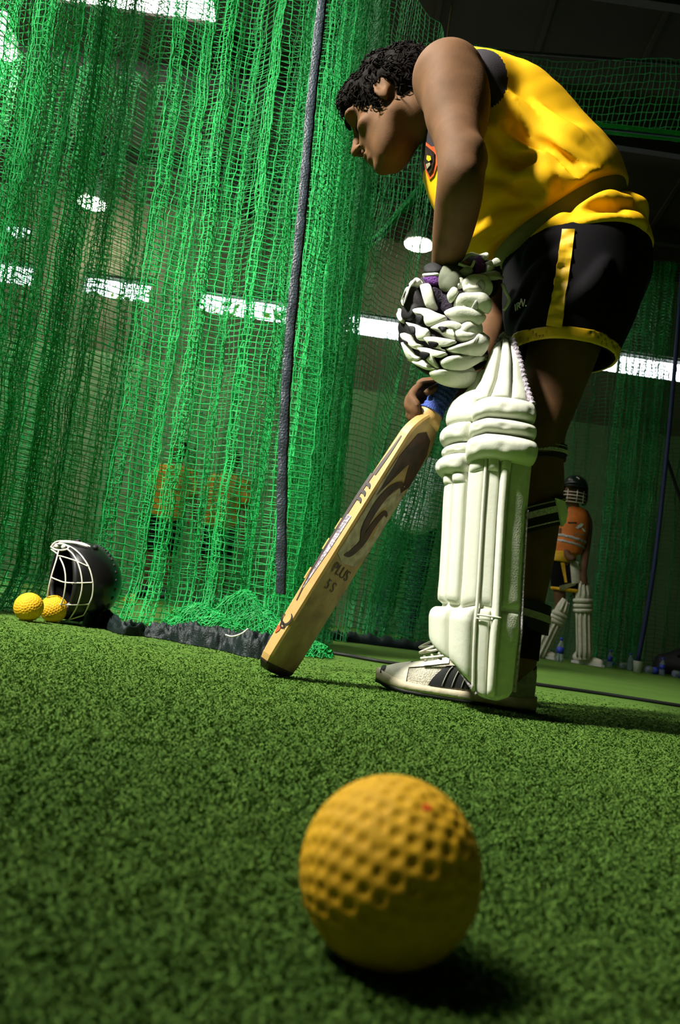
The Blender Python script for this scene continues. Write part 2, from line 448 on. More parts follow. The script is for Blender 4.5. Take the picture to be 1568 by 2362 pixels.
pendant(966, 562, 8.3, .34, 'lit round pendant lamp beside the bare forearm')
pendant(212, 466, 8.3, .34, 'lit pendant lamp glowing through the thick green net', 70)
pendant(-6, 106, 6.2, .34, 'lit pendant lamp cut by the picture edge below the rooflight', 60)
# thin dark rail behind the net, high on the left
tag(MB().tube([at(-60, 133, 7.6), at(180, 160, 7.6), at(440, 195, 7.6)], .03, 8).build('cable_rail', M['bluerope']), 'dark horizontal cable rail high behind the net', 'rail')

# floodlight hung from the roof beside the lane
fl = np.array(FLOOD); fa = nrm(np.array(FLOOD_AIM) - fl)
root = empty('floodlight', fl - fa * .2, 'square floodlight hung from the roof beside the batting lane', 'lamp')
MB().lathe(fl - fa * .26, fa, [(.10, 0), (.14, .03), (.25, .17), (.29, .235), (.27, .235), (.22, .16), (.1, .05)], 4).build('housing', shade_m, root, smooth=False)
MB().lathe(fl - fa * .055, fa, [(.26, 0), (.26, .012)], 4).build('lamp_glass', emission('floodlight_glow', (1, .97, .85), 6), root, smooth=False)
MB().tube([fl - fa * .2 + np.array((0, 0, .08)), np.array((fl[0] - .15, fl[1], roof_z(fl[1]) - .003))], .018, 8).build('bracket', beamm, root)

# ================================================================ NETS
def strands(P, r, verts_only=False):
    """P: (n, m, 3) knots -> three-sided twine between neighbouring knots"""
    a = np.concatenate([P[:-1].reshape(-1, 3), P[:, :-1].reshape(-1, 3)])
    b = np.concatenate([P[1:].reshape(-1, 3), P[:, 1:].reshape(-1, 3)])
    d = b - a; d /= np.linalg.norm(d, axis=1)[:, None] + 1e-9
    u = np.cross(d, np.array((.3, -.8, .52))); u /= np.linalg.norm(u, axis=1)[:, None] + 1e-9
    w = np.cross(d, u); R = []
    for t in (0, 2.0944, 4.18879):
        o = r * (math.cos(t) * u + math.sin(t) * w); R.append(o)
    V = np.stack([a + R[0], a + R[1], a + R[2], b + R[0], b + R[1], b + R[2]], 1)
    k = np.arange(len(a))[:, None] * 6
    F = np.concatenate([k + np.array([[0, 1, 4, 3]]), k + np.array([[1, 2, 5, 4]]), k + np.array([[2, 0, 3, 5]])])
    return V.reshape(-1, 3), F
def curtain(path, z0, z1, cell, gather, folds, amp, seed, sag=.3, jit=.2, low=1.0, slump=0.0, zfun=None, lean=(0, 0), bulge=None):
    """knots of a hanging net: path = plan polyline; folds = number of folds; amp = their depth"""
    g = np.random.default_rng(seed)
    path = np.asarray(path, float); seg = np.linalg.norm(np.diff(path, axis=0), axis=1); L = seg.sum()
    n = int(L * gather / cell); m = int((z1 - z0) / cell)
    s = np.linspace(0, 1, n); S = np.concatenate([[0], np.cumsum(seg)]) / L
    bx = np.interp(s, S, path[:, 0]); by = np.interp(s, S, path[:, 1])
    tx = np.gradient(bx); ty = np.gradient(by); l = np.hypot(tx, ty); tx /= l; ty /= l
    nx, ny = ty, -tx
    z = np.linspace(z1, z0, m)
    Sg, Z = np.meshgrid(s, z, indexing='ij')
    h = (z1 - Z) / (z1 - z0)
    ph = np.cumsum(g.uniform(.5, 1.5, n)); ph = ph / ph[-1] * folds * 2 * math.pi
    amps = np.interp(s, np.linspace(0, 1, folds + 2), g.uniform(.55, 1.35, folds + 2))
    shift = .5 * np.sin(3.1 * Z + 9 * Sg + seed)
    off = amp * amps[:, None] * (.55 + .45 * h * low) * np.sin(ph[:, None] + shift)
    off += amp * .35 * np.sin(2.3 * ph[:, None] + 1.3 + 1.1 * shift)
    along = amp * .55 * np.sin(2 * ph[:, None] + 1.0 + shift)
    X = bx[:, None] + nx[:, None] * off + tx[:, None] * along + lean[0] * h
    Y = by[:, None] + ny[:, None] * off + ty[:, None] * along + lean[1] * h
    zz = Z + sag * cell * np.sin(ph[:, None] * 1.0 + 2.0) + sag * 1.2 * cell * vnoise(np.stack([Sg * 14, Z * 2.2, 0 * Z + seed], -1), 1.0)
    P = np.stack([X, Y, zz], -1)
    P += (g.random(P.shape) - .5) * cell * jit
    P += .6 * cell * np.stack([vnoise(P + k * 3.1, 9.0) for k in range(3)], -1)
    if bulge is not None: P = bulge(P)
    return P
def net_thing(name, P, r, m, label, extra=None):
    root = empty(name, (P[:, -1, 0].mean(), P[:, -1, 1].mean(), max(P[..., 2].min(), 0)), label, 'net')
    V, F = strands(P, r); V[:, 2] = np.maximum(V[:, 2], .002)
    mesh_obj('mesh_panel', V, F, m, root, smooth=False)
    return root
# near left curtain: two gathered layers of one drawn-back net
a = on_floor(-260, 1395); b = on_floor(0, 1408); c = on_floor(300, 1452); d = on_floor(640, 1500); e = on_floor(735, 1480)
path1 = [(a[0] - .5, a[1] + .25), a[:2], b[:2] + (0, .18), c[:2] + (0, .15), d[:2] + (.0, .10), (e[0] - .02, e[1] - .05)]
def puddle(P):
    # the lowest part slumps out over the turf
    z = P[..., 2]; t = np.clip((.16 - z) / .16, 0, 1)
    P[..., 1] -= t ** 1.5 * .10
    P[..., 0] -= .042 * z                                   # drawn back: it hangs a little askew
    return P
def lean_right(P):
    # the drawn-back net hangs a little askew: its free edge swings right towards the top
    z = P[..., 2]
    return P
P1 = curtain(path1, 0.0, 3.0, .0212, 2.5, 17, .06, 3, sag=.55, jit=.30, bulge=puddle)
net1 = net_thing('practice_net', P1, .00155, M['net'], 'thick bright green net curtain gathered in folds, black band down it')
P1b = curtain([(p[0] + .03, p[1] + .16) for p in path1], 0.0, 3.0, .0205, 1.35, 11, .06, 8, sag=.5, jit=.25, bulge=puddle)
V, F = strands(P1b, .0015); V[:, 2] = np.maximum(V[:, 2], .002)
mesh_obj('rear_mesh_panel', V, F, M['net'], net1, smooth=False)
# bunched net lying at its foot
def heap(cx, cy, w, dpt, h, seed, n=58, m=34):
    g = np.random.default_rng(seed)
    u = np.linspace(-1, 1, n)[:, None] + 0 * np.linspace(0, 1, m)[None]; v = np.linspace(-1, 1, m)[None] + 0 * u
    X = cx + u * w + .02 * np.sin(7 * v + 3 * u); Y = cy + v * dpt + .02 * np.sin(5 * u + seed)
    Z = h * np.clip(1 - u ** 2, 0, 1) ** .7 * np.clip(1 - v ** 2, 0, 1) ** .6 * (.75 + .35 * np.sin(6 * u + 4 * v + seed)) + .006
    P = np.stack([X, Y, Z], -1); return P + (g.random(P.shape) - .5) * .009
hc = on_floor(545, 1490)
for k, (ddx, ddy, w_, dp_, h_) in enumerate([(0, .04, .21, .10, .10), (-.03, .09, .20, .10, .14), (.16, .06, .10, .07, .06)]):
    V, F = strands(heap(hc[0] + ddx, hc[1] + ddy, w_, dp_, h_, k), .0013); V[:, 2] = np.maximum(V[:, 2], .002)
    mesh_obj('slumped_mesh', V, F, M['net'], net1, smooth=False)
# black woven band sewn down the net
bpx = [(748, -40), (737, 60), (716, 260), (703, 420), (690, 560), (672, 740), (660, 900), (653, 1060), (650, 1220), (648, 1370)]
pts = [at(x, y, 1.80) for x, y in bpx]
C = spline(pts, 90)
wv = nrm((1, .25, 0)); nv = np.array((-.25, 1, 0)) * .97
ws = .0118 + .0007 * np.sin(np.arange(90) * .7) + .0006 * np.sin(np.arange(90) * 2.1)
wr = .0016 * np.sin(np.arange(90) * 1.3) + .0014 * np.sin(np.arange(90) * 2.9)
G = np.stack([C + wv * (k * ws)[:, None] + nv * ((wr + .004 * (1 - abs(k)) * -1) )[:, None] for k in (-1, -.4, .4, 1)] + [C + wv * (k * ws)[:, None] + nv * (wr + .006)[:, None] for k in (1, -1, )] + [C + wv * (-1 * ws)[:, None] + nv * (wr)[:, None]], 1)
MB().grid(G).build('edge_band', M['band'], net1)
# black tarpaulin hem lying on the turf along the foot of the net
hp = [(185, 1436, .040, .07), (230, 1436, .05, .075), (275, 1452, .03, .045), (330, 1457, .033, .05), (390, 1466, .035, .05), (415, 1472, .05, .06), (470, 1482, .055, .065), (520, 1492, .05, .075), (560, 1503, .06, .08), (620, 1512, .055, .07)]
rows = []
for x, y, hh, dd in hp:
    rows.append((on_floor(x, y + 12), hh, dd))
cen = spline([r[0] for r in rows], 120); hh = np.interp(np.linspace(0, 1, 120), np.linspace(0, 1, len(rows)), [r[1] for r in rows]); dd = np.interp(np.linspace(0, 1, 120), np.linspace(0, 1, len(rows)), [r[2] for r in rows])
G = []
for i in range(120):
    ringp = []
    for k in range(15):
        t = math.pi * k / 14
        q = cen[i] + np.array((0, -.5 * dd[i] * math.cos(t) + .5 * dd[i], hh[i] * (math.sin(t) ** .8 if 0 < k < 14 else 0)))
        crumple = .016 * vnoise(np.array([[i * .33, k * .45, 1.0]]), 1.)[0] + .012 * vnoise(np.array([[i * .9, k * .8, 5.0]]), 1.)[0]
        if 0 < k < 14: q = q + np.array((0, -crumple, crumple * 1.2))
        q[2] = max(q[2], .002)
        ringp.append(q)
    G.append(ringp)
MB().grid(np.array(G)).build('tarpaulin_hem', M['tarp'], net1)
# a loose white tie on the hem
MB().tube(spline([at(520, 1464, 1.80), at(535, 1468, 1.79), at(556, 1462, 1.79), at(572, 1450, 1.80)], 16), .0018, 5).build('tie_cord', M['lace'], net1)

# second curtain, further off behind the bat
f0 = on_floor(700, 1470); f1 = on_floor(1010, 1500)
path2 = [(f0[0] - .5, f0[1] - .1), f0[:2], ((f0[0] + f1[0]) / 2, (f0[1] + f1[1]) / 2), f1[:2], (f1[0] + .5, f1[1] + .35)]
def sweep2(P):
    # gathered cascade: lower part is pulled to the left, as the photo shows
    z = P[..., 2]; t = np.clip((2.6 - z) / 2.6, 0, 1)
    P[..., 0] -= .22 * t * np.exp(-((P[..., 0] - .55) / .35) ** 2)
    lo = np.clip((.22 - z) / .22, 0, 1); P[..., 1] -= lo ** 1.3 * .16
    return P
P2 = curtain(path2, 0.0, 3.45, .029, 1.12, 6, .035, 21, sag=.5, jit=.2, bulge=sweep2)
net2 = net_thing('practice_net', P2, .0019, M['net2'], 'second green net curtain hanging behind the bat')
f2 = on_floor(880, 1488)
P2b = curtain([(f2[0] + .05, f2[1] + .05), (f1[0] - .05, f1[1] + .02), (f1[0] + .12, f1[1] + .1)], 0.0, 3.45, .027, 3.0, 8, .07, 25, sag=.5, jit=.2, bulge=sweep2)
V, F = strands(P2b, .0018); V[:, 2] = np.maximum(V[:, 2], .002)
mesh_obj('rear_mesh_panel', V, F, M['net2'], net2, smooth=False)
hp = spline([on_floor(735, 1474), on_floor(800, 1480), on_floor(880, 1490), on_floor(960, 1500), on_floor(1015, 1506), on_floor(1080, 1512)], 70)
G = [[p + np.array((0, .10 - .10 * math.cos(math.pi * k / 8) - .06, max(0, .045 * math.sin(math.pi * k / 8) * (1 + .18 * math.sin(i * .9) + .12 * math.sin(i * 2.3))) + .002)) for k in range(9)] for i, p in enumerate(hp)]
MB().grid(np.array(G)).build('tarpaulin_hem', M['tarp'], net2)
# valance of net above the lane, taut between two ropes
y0, y1 = 6.0, 5.6
tl, tr = at(700, 86, y0), at(1700, 160, y1); bl, br = at(700, 700, y0), at(1700, 330, y1)
n_, m_ = 92, 60
uu = np.linspace(0, 1, n_)[:, None, None]; 
# its lower rope sweeps from behind the batsman up to the far right
zb = np.interp(np.linspace(0, 1, n_), [0, .25, .45, 1], [bl[2], at(950, 560, 5.9)[2], at(1180, 272, 5.8)[2], br[2]])
top = tl * (1 - np.linspace(0, 1, n_)[:, None]) + tr * np.linspace(0, 1, n_)[:, None]
cell = .062
PV = []
for j in range(m_):
    q = top.copy(); q[:, 2] = top[:, 2] - j * cell; PV.append(q)
PV = np.stack(PV, 1)
PV += .012 * (rng.random(PV.shape) - .5); PV[..., 1] += .06 * np.sin(PV[..., 0] * 4 + 2 * PV[..., 2])
PV[..., 0] += .02 * np.sin(PV[..., 2] * 6 + 3 * PV[..., 0])
PV[..., 2] = np.maximum(PV[..., 2], zb[:, None] + .0)
net3 = net_thing('roof_net', PV, .0028, M['net'], 'square-mesh net strip stretched high across the lane above the bent back')
MB().tube(top + np.array((0, 0, .01)), .012, 6).build('top_rope', M['cord'], net3)
lowr = top.copy(); lowr[:, 2] = zb
MB().tube(lowr, .012, 6).build('lower_rope', M['bluerope'], net3)
# far curtain along the back wall on the right
g0 = (.2, 8.45); g1 = (4.9, 8.35)
P4 = curtain([g0, (2.2, 8.5), (2.9, 8.4), (3.3, 8.35), g1], 0.0, 3.3, .045, 1.3, 13, .07, 33, sag=.5, jit=.25)
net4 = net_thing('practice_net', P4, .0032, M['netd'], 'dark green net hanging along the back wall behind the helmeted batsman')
P4b = curtain([(2.75, 8.25), (3.25, 8.2)], 0.0, 4.4, .035, 3.0, 8, .05, 36, sag=.5, jit=.25)
V, F = strands(P4b, .0032); V[:, 2] = np.maximum(V[:, 2], .002)
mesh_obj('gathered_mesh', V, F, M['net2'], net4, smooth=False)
MB().tube(spline([at(1578, 560, 8.0), at(1560, 800, 8.0), at(1532, 1100, 8.0), at(1505, 1330, 8.0), at(1470, 1530, 8.0)], 40), .022, 6).build('edge_rope', M['bluerope'], net4)
MB().tube(spline([at(1535, 1050, 8.05), at(1550, 1095, 8.05), at(1575, 1170, 8.05)], 10), .016, 6).build('edge_rope', M['cord'], net4)
# green net wisps on the left behind the main curtain
P5 = curtain([(-3.9, 6.2), (-2.0, 6.4), (-.6, 6.5)], 0.0, 4.4, .05, 1.4, 10, .10, 41, sag=.5, jit=.2)
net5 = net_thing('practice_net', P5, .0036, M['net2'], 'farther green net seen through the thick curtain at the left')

# ================================================================ BALLS
def dimpled_ball():
    bm = bmesh.new(); bmesh.ops.create_icosphere(bm, subdivisions=6, radius=1.0)
    v = np.array([x.co for x in bm.verts]); f = np.array([[x.index for x in q.verts] for q in bm.faces]); bm.free()
    n = 330; i = np.arange(n) + .5
    ph = np.arccos(1 - 2 * i / n); th = math.pi * (1 + 5 ** .5) * i
    C = np.stack([np.cos(th) * np.sin(ph), np.sin(th) * np.sin(ph), np.cos(ph)], 1)
    # the dimples follow loose rows: nudge them a little
    d = np.full(len(v), 9.)
    for c in C:
        d = np.minimum(d, np.linalg.norm(v - c, axis=1))
    rr = .085
    t = np.clip(1 - (d / rr) ** 2, 0, 1)
    seamd = np.abs(v[:, 2] * .96 + v[:, 0] * .28)
    t = np.where(seamd < .02, 0, t)
    k = .036 * (1 - .030 * t ** 1.2 + .004 * np.exp(-((d - rr) / .03) ** 2))
    return v * k[:, None], f
bv, bf = dimpled_ball()
ballmesh = None
def ball(c, rot, label):
    global ballmesh
    if ballmesh is None:
        o = mesh_obj('dimpled_ball', bv, bf, M['ball']); ballmesh = o.data
    else:
        o = bpy.data.objects.new('dimpled_ball', ballmesh); col.objects.link(o)
    o.location = Vector(c); o.rotation_euler = rot
    return tag(o, label, 'ball', 'yellow dimpled practice balls')
def ball_at(px, py, dia):
    d = ray(px, py); c = d[1] * cp + d[2] * sp
    D = .036 / math.sin(math.atan(dia * c / 2 / FPX)); p = ORI + d * D
    p[2] = .036; return p
bc = ball_at(900, 2008, 420)
b0 = ball(bc, (.5, .9, .4), 'large yellow dimpled ball on the turf in front, orange speck on it')
# orange speck on the near ball
hd = ray(985, 1862); oc = ORI - bc; bb = float(np.dot(oc, hd)); q = ORI + hd * (-bb - math.sqrt(bb * bb - (np.dot(oc, oc) - .0362 ** 2)))
nn = nrm(q - bc); u_ = nrm(np.cross(nn, (0, 0, 1))); w_ = np.cross(nn, u_)
G = [bc + .0362 * nrm(nn + .055 * (k / 3) * (math.cos(t) * u_ * 1.15 + math.sin(t) * w_ * .8 * (1 + .2 * math.sin(3 * t)))) for k in range(1, 4) for t in np.linspace(0, 2 * math.pi, 12, endpoint=False)]
G = [bc + .0363 * nn] + G
fs = [(0, 1 + k, 1 + (k + 1) % 12) for k in range(12)] + [(1 + r * 12 + k, 1 + (r + 1) * 12 + k, 1 + (r + 1) * 12 + (k + 1) % 12, 1 + r * 12 + (k + 1) % 12) for r in range(2) for k in range(12)]
sp_o = mesh_obj('orange_speck', G, fs, M['inkorange'])
sp_o.parent = b0; sp_o.matrix_parent_inverse = (Matrix.Translation(b0.location) @ b0.rotation_euler.to_matrix().to_4x4()).inverted()
b1p = ball_at(66, 1401, 66)
ball(b1p, (1.2, .3, .1), 'small yellow dimpled ball lying left of the black helmet')
b2p = b1p + np.array((.072, .055, 0)); q2 = at(124, 1405, 2.13); b2p[0] = q2[0]; b2p[1] = 2.13
ball(b2p, (.2, 1.3, .8), 'yellow dimpled ball seen through the wire grille of the helmet')
q3 = on_floor(293, 1398); ball((q3[0] * 1.0, q3[1] + .05, .036), (.9, .2, 2.), 'yellow ball half hidden behind the net near the helmet')

# ================================================================ HELMET ON THE FLOOR
HC = at(186, 1342, 2.20); HR = rad(91, HC)
HC[2] = max(HC[2], HR * .98)
helm = empty('batting_helmet', (HC[0], HC[1], 0), 'black batting helmet with white wire grille lying by the net', 'helmet')
opn = nrm((-.80, -.60, -.12))
def sphere_pts(nu, nv):
    # polar axis along the opening direction
    e1 = nrm(np.cross(opn, (0, 0, 1))); e2 = np.cross(e1, opn); G = []
    for i in range(nu):
        th = math.radians(64) + (math.pi - math.radians(64)) * i / (nu - 1)
        G.append([math.cos(th) * opn + math.sin(th) * (math.cos(t) * e1 + math.sin(t) * e2) for t in np.linspace(0, 2 * math.pi, nv)])
    return np.array(G)
S = sphere_pts(28, 49)
def shell_radius(D, k=1.0):
    el = 1 + .06 * np.abs(D @ np.array((.6, -.8, 0))) ** 2
    return HR * k * el
outer = HC + S * shell_radius(S)[..., None]; inner = HC + S * (shell_radius(S, .92))[..., None]
outer[..., 2] = np.maximum(outer[..., 2], .003); inner[..., 2] = np.maximum(inner[..., 2], .009)
mb = MB(); mb.grid(outer); mb.grid(inner[:, ::-1]); mb.grid(np.stack([inner[0], outer[0]], 0))
mb.build('shell', M['blackplastic'], helm)
# padded rim round the opening
MB().tube((outer[0] + inner[0]) / 2, .008, 8).build('rim', M['rubber'], helm)
# stitched-looking ridge of vents running over the shell
ridge = []
for t in np.linspace(.1, math.pi - .1, 22):
    dd = nrm(.25 * -opn + math.cos(t) * np.array((0, 0, 1)) + .55 * nrm(np.array((.75, -.65, 0))) * math.sin(t))
    ridge.append(HC + dd * shell_radius(dd) * 1.0)
ridge = [r_ for r_ in ridge if r_[2] > .01]
for r_ in ridge[::1]:
    MB().lathe(r_ - nrm(r_ - HC) * .003, nrm(r_ - HC), [(.0055, 0), (.005, .004), (.002, .006)], 8).build('vent_stud', M['rubber'], helm)
# wires of the grille, laid on a cage that stands proud of the opening
def cage(px, py, k=1.06):
    px = 60 + px / 6.03; py = 1220 + py / 6.03
    d = ray(px, py); oc = ORI - HC; b_ = float(np.dot(oc, d)); R_ = HR * k
    disc = b_ * b_ - (np.dot(oc, oc) - R_ * R_)
    p = ORI + d * (-b_ - math.sqrt(max(disc, 0)))
    p[2] = max(p[2], .004)
    return p
wires = [
    [(455, 290), (430, 400), (395, 520), (350, 670), (315, 830), (295, 960), (290, 1040), (300, 1180)],
    [(470, 400), (520, 510), (545, 620), (550, 745), (535, 880), (505, 1010), (440, 1130), (330, 1262)],
    [(575, 280), (650, 350), (705, 440), (755, 580), (780, 740), (770, 880), (720, 1050), (660, 1170), (595, 1262)],
    [(520, 212), (640, 260), (760, 360), (875, 535), (930, 745), (922, 930), (875, 1045), (830, 1150), (800, 1200)],
    [(350, 285), (400, 320), (440, 350)],
    [(455, 375), (520, 388), (690, 445), (870, 525)],
    [(345, 672), (440, 712), (548, 745), (740, 752), (938, 745)],
    [(290, 1042), (400, 1046), (500, 1052), (700, 1055), (880, 1045)],
    [(215, 1190), (225, 1230), (330, 1283), (480, 1283), (595, 1265), (700, 1232), (800, 1200)],
]
for wlist in wires:
    MB().tube(spline([cage(*p) for p in wlist], 26), .0021, 6).build('grille_bar', M['wire'], helm)
for wlist in [[(350, 245), (420, 180), (560, 168), (700, 185), (800, 205), (895, 250)], [(380, 255), (470, 190), (620, 190), (720, 205), (860, 245)], [(345, 250), (410, 288), (500, 296), (570, 282), (590, 250), (520, 212), (410, 215), (345, 250)]]:
    MB().tube(spline([cage(*p) for p in wlist], 26), .0026, 6).build('grille_rail', M['wire'], helm)
for p in ((430, 240), (520, 250)):
    c_ = cage(*p, 1.06); MB().lathe(c_, nrm(ORI - c_), [(.0062, -.002), (.0062, .003), (.004, .0055)], 12).build('bolt', M['white'], helm)
for p in ((720, 180), (960, 265)):
    c_ = cage(*p, 1.03); MB().lathe(c_, nrm(c_ - HC), [(.008, -.004), (.008, .004), (.005, .007)], 10).build('clip', M['rubber'], helm)
sp_ = spline([cage(680, 735, .93), cage(722, 830, .93), cage(712, 940, .93), cage(670, 1040, .93), cage(600, 1075, .9)], 24)
MB().tube(sp_, .0095, 10, flat=(nrm(HC - ORI), .45)).build('chin_strap', M['shoeg'], helm)

# ================================================================ CABLE ON THE TURF
cp_ = spline([on_floor(718, 1503), on_floor(790, 1514), on_floor(880, 1530), on_floor(1060, 1556), on_floor(1240, 1583), on_floor(1400, 1606), on_floor(1568, 1632), on_floor(1760, 1662)], 80)
cp_[:, 2] = .006
tag(MB().tube(cp_, .006, 6).build('floor_cord', M['cord']), 'black cord running across the turf behind the white shoe', 'cord')

# ================================================================ IMPLICIT SURFACES FOR BODIES AND CLOTH
class Field:
    def __init__(s, lo, hi, h):
        s.lo = np.array(lo, np.float32); s.h = h
        s.n = np.ceil((np.array(hi) - s.lo) / h).astype(int) + 1
        s.ax = [s.lo[i] + h * np.arange(s.n[i], dtype=np.float32) for i in range(3)]
        s.D = np.full(tuple(s.n), .5, np.float32)
    def _sl(s, lo, hi):
        a = np.clip(np.floor((np.asarray(lo) - s.lo) / s.h).astype(int), 0, s.n - 1); b = np.clip(np.ceil((np.asarray(hi) - s.lo) / s.h).astype(int) + 1, 1, s.n)
        sl = tuple(slice(int(a[i]), int(max(b[i], a[i]))) for i in range(3))
        return sl, [s.ax[i][sl[i]] for i in range(3)]
    def _mix(s, sl, d, k, op):
        A = s.D[sl]
        if op == 'sub':
            d = -d; A2 = -A
            h = np.maximum(k - np.abs(A2 - d * -1 * -1), 0) / max(k, 1e-6) if False else np.maximum(k - np.abs(A - d), 0) / max(k, 1e-6)
            s.D[sl] = np.maximum(A, d) + h * h * k * .25
        else:
            h = np.maximum(k - np.abs(A - d), 0) / max(k, 1e-6)
            s.D[sl] = np.minimum(A, d) - h * h * k * .25
    def cone(s, a, b, ra, rb, k=.012, lat=None, ls=1., op='add'):
        a = np.asarray(a, np.float32); b = np.asarray(b, np.float32)
        m = max(ra, rb) * max(1, ls) + k + .03
        sl, ax = s._sl(np.minimum(a, b) - m, np.maximum(a, b) + m)
        if min(len(x) for x in ax) == 0: return
        p = [ax[0][:, None, None] - a[0], ax[1][None, :, None] - a[1], ax[2][None, None, :] - a[2]]
        e = b - a
        if lat is not None:
            n = nrm(lat).astype(np.float32); q = p[0] * n[0] + p[1] * n[1] + p[2] * n[2]
            c = q * (1 / ls - 1); p = [p[i] + c * n[i] for i in range(3)]
            e = e + n * np.dot(e, n) * (1 / ls - 1)
        t = (p[0] * e[0] + p[1] * e[1] + p[2] * e[2]) / (np.dot(e, e) + 1e-12); t = np.clip(t, 0, 1)
        d = np.sqrt((p[0] - t * e[0]) ** 2 + (p[1] - t * e[1]) ** 2 + (p[2] - t * e[2]) ** 2) - (ra + t * (rb - ra))
        s._mix(sl, d, k, op)
    def ell(s, c, axes, r, k=.012, op='add'):
        c = np.asarray(c, np.float32); m = max(r) + k + .03
        sl, ax = s._sl(c - m, c + m)
        if min(len(x) for x in ax) == 0: return
        p = [ax[0][:, None, None] - c[0], ax[1][None, :, None] - c[1], ax[2][None, None, :] - c[2]]
        q = [sum(p[j] * np.float32(axes[i][j]) for j in range(3)) for i in range(3)]
        k0 = np.sqrt(sum((q[i] / r[i]) ** 2 for i in range(3))); k1 = np.sqrt(sum((q[i] / r[i] ** 2) ** 2 for i in range(3)))
        s._mix(sl, k0 * (k0 - 1) / (k1 + 1e-9), k, op)
    def chain(s, pts, k=.012, lat=None, ls=1., op='add'):
        """pts: list of (point, radius)"""
        if len(pts) > 2:
            q = spline([np.append(p, r) for p, r in pts], 5 * (len(pts) - 1) + 1); pts = [(x[:3], float(x[3])) for x in q]
        P = np.array([p for p, r in pts]); R = max(r for p, r in pts)
        m = R * max(1, ls) + k + .03
        sl, ax = s._sl(P.min(0) - m, P.max(0) + m)
        keep = s.D[sl].copy(); s.D[sl] = .5
        for (a, ra), (b, rb) in zip(pts[:-1], pts[1:]): s.cone(a, b, ra, rb, .0015, lat, ls)
        d = s.D[sl].copy(); s.D[sl] = keep; s._mix(sl, d, k, op)
    def plane(s, p, n, k=.0):
        """keeps the side the normal points away from"""
        n = nrm(n); d = (s.ax[0][:, None, None] - p[0]) * n[0] + (s.ax[1][None, :, None] - p[1]) * n[1] + (s.ax[2][None, None, :] - p[2]) * n[2]
        if k:
            h = np.maximum(k - np.abs(s.D - d), 0) / k; s.D = (np.maximum(s.D, d) + h * h * k * .25).astype(np.float32)
        else: s.D = np.maximum(s.D, d.astype(np.float32))
        return s
    def coords(s):
        return np.stack(np.meshgrid(*s.ax, indexing='ij'), -1)
    def noise(s, scale, amp, off=0.):
        m = np.abs(s.D) < .06
        i = np.argwhere(m); P = s.lo + i * s.h
        s.D[m] += (vnoise(P + off, scale) * amp).astype(np.float32)
    def copy(s):
        c = Field.__new__(Field); c.lo, c.h, c.n, c.ax, c.D = s.lo, s.h, s.n, s.ax, s.D.copy(); return c
    def sample(s, p):
        q = (np.asarray(p) - s.lo) / s.h
        i = np.floor(q).astype(int)
        if (i < 0).any() or (i >= s.n - 1).any(): return .5
        t = q - i; c = s.D[i[0]:i[0] + 2, i[1]:i[1] + 2, i[2]:i[2] + 2]
        c = c[0] * (1 - t[0]) + c[1] * t[0]; c = c[0] * (1 - t[1]) + c[1] * t[1]; return float(c[0] * (1 - t[2]) + c[1] * t[2])
    def grad(s, p):
        e = s.h; return nrm([s.sample(p + d) - s.sample(p - d) for d in np.eye(3) * e])
    def hit(s, px, py, off=0., start=1.0):
        """first point of the surface seen at a pixel, pushed out by off"""
        d = ray(px, py); t = start / d[1]
        for _ in range(700):
            p = ORI + d * t; v = s.sample(p)
            if v < .0005: break
            t += max(min(v, .01), .0008)
            if t * d[1] > s.lo[1] + s.n[1] * s.h: return None
        return p + s.grad(p) * off if off else p
    def mesh(s, name, m, parent=None, smooth_it=2):
        V, F = surface_nets(s.D, s.lo, s.h)
        V = relax(V, F, smooth_it)
        return mesh_obj(name, V, F, m, parent)
def surface_nets(D, lo, h):
    D = D.copy(); D[0] = D[-1] = .5; D[:, 0] = D[:, -1] = .5; D[:, :, 0] = D[:, :, -1] = .5
    S = D < 0
    c = np.zeros(np.array(D.shape) - 1, np.uint8)
    offs = [(i, j, k) for i in (0, 1) for j in (0, 1) for k in (0, 1)]
    nx, ny, nz = c.shape
    for o in offs: c += S[o[0]:o[0] + nx, o[1]:o[1] + ny, o[2]:o[2] + nz]
    act = (c > 0) & (c < 8); idx = np.argwhere(act)
    ids = np.full(c.shape, -1, np.int32); ids[act] = np.arange(len(idx))
    val = np.stack([D[idx[:, 0] + o[0], idx[:, 1] + o[1], idx[:, 2] + o[2]] for o in offs], 1)
    acc = np.zeros((len(idx), 3)); cnt = np.zeros(len(idx))
    for a in range(8):
        for b in range(a + 1, 8):
            if sum(x != y for x, y in zip(offs[a], offs[b])) != 1: continue
            va, vb = val[:, a], val[:, b]; m = (va < 0) != (vb < 0)
            t = np.where(m, va / np.where(m, va - vb, 1), 0)[:, None]
            p = np.array(offs[a]) * (1 - t) + np.array(offs[b]) * t
            acc += np.where(m[:, None], p, 0); cnt += m
    V = lo + h * (idx + acc / cnt[:, None]); Fs = []
    for axn in range(3):
        sa = [slice(None)] * 3; sb = [slice(None)] * 3; sa[axn] = slice(0, -1); sb[axn] = slice(1, None)
        A, B = S[tuple(sa)], S[tuple(sb)]; e = np.argwhere(A != B)
        o1, o2 = [(1, 2), (2, 0), (0, 1)][axn]
        e = e[(e[:, o1] > 0) & (e[:, o2] > 0)]
        flip = A[e[:, 0], e[:, 1], e[:, 2]]
        q = []
        for d1, d2 in ((0, 0), (1, 0), (1, 1), (0, 1)):
            w = e.copy(); w[:, o1] -= d1; w[:, o2] -= d2
            w = np.minimum(w, np.array(c.shape) - 1); q.append(ids[w[:, 0], w[:, 1], w[:, 2]])
        q = np.stack(q, 1); q = np.where(flip[:, None], q[:, [2, 3, 0, 1]], q[:, ::-1])
        Fs.append(q[(q >= 0).all(1)])
    return V, np.concatenate(Fs)
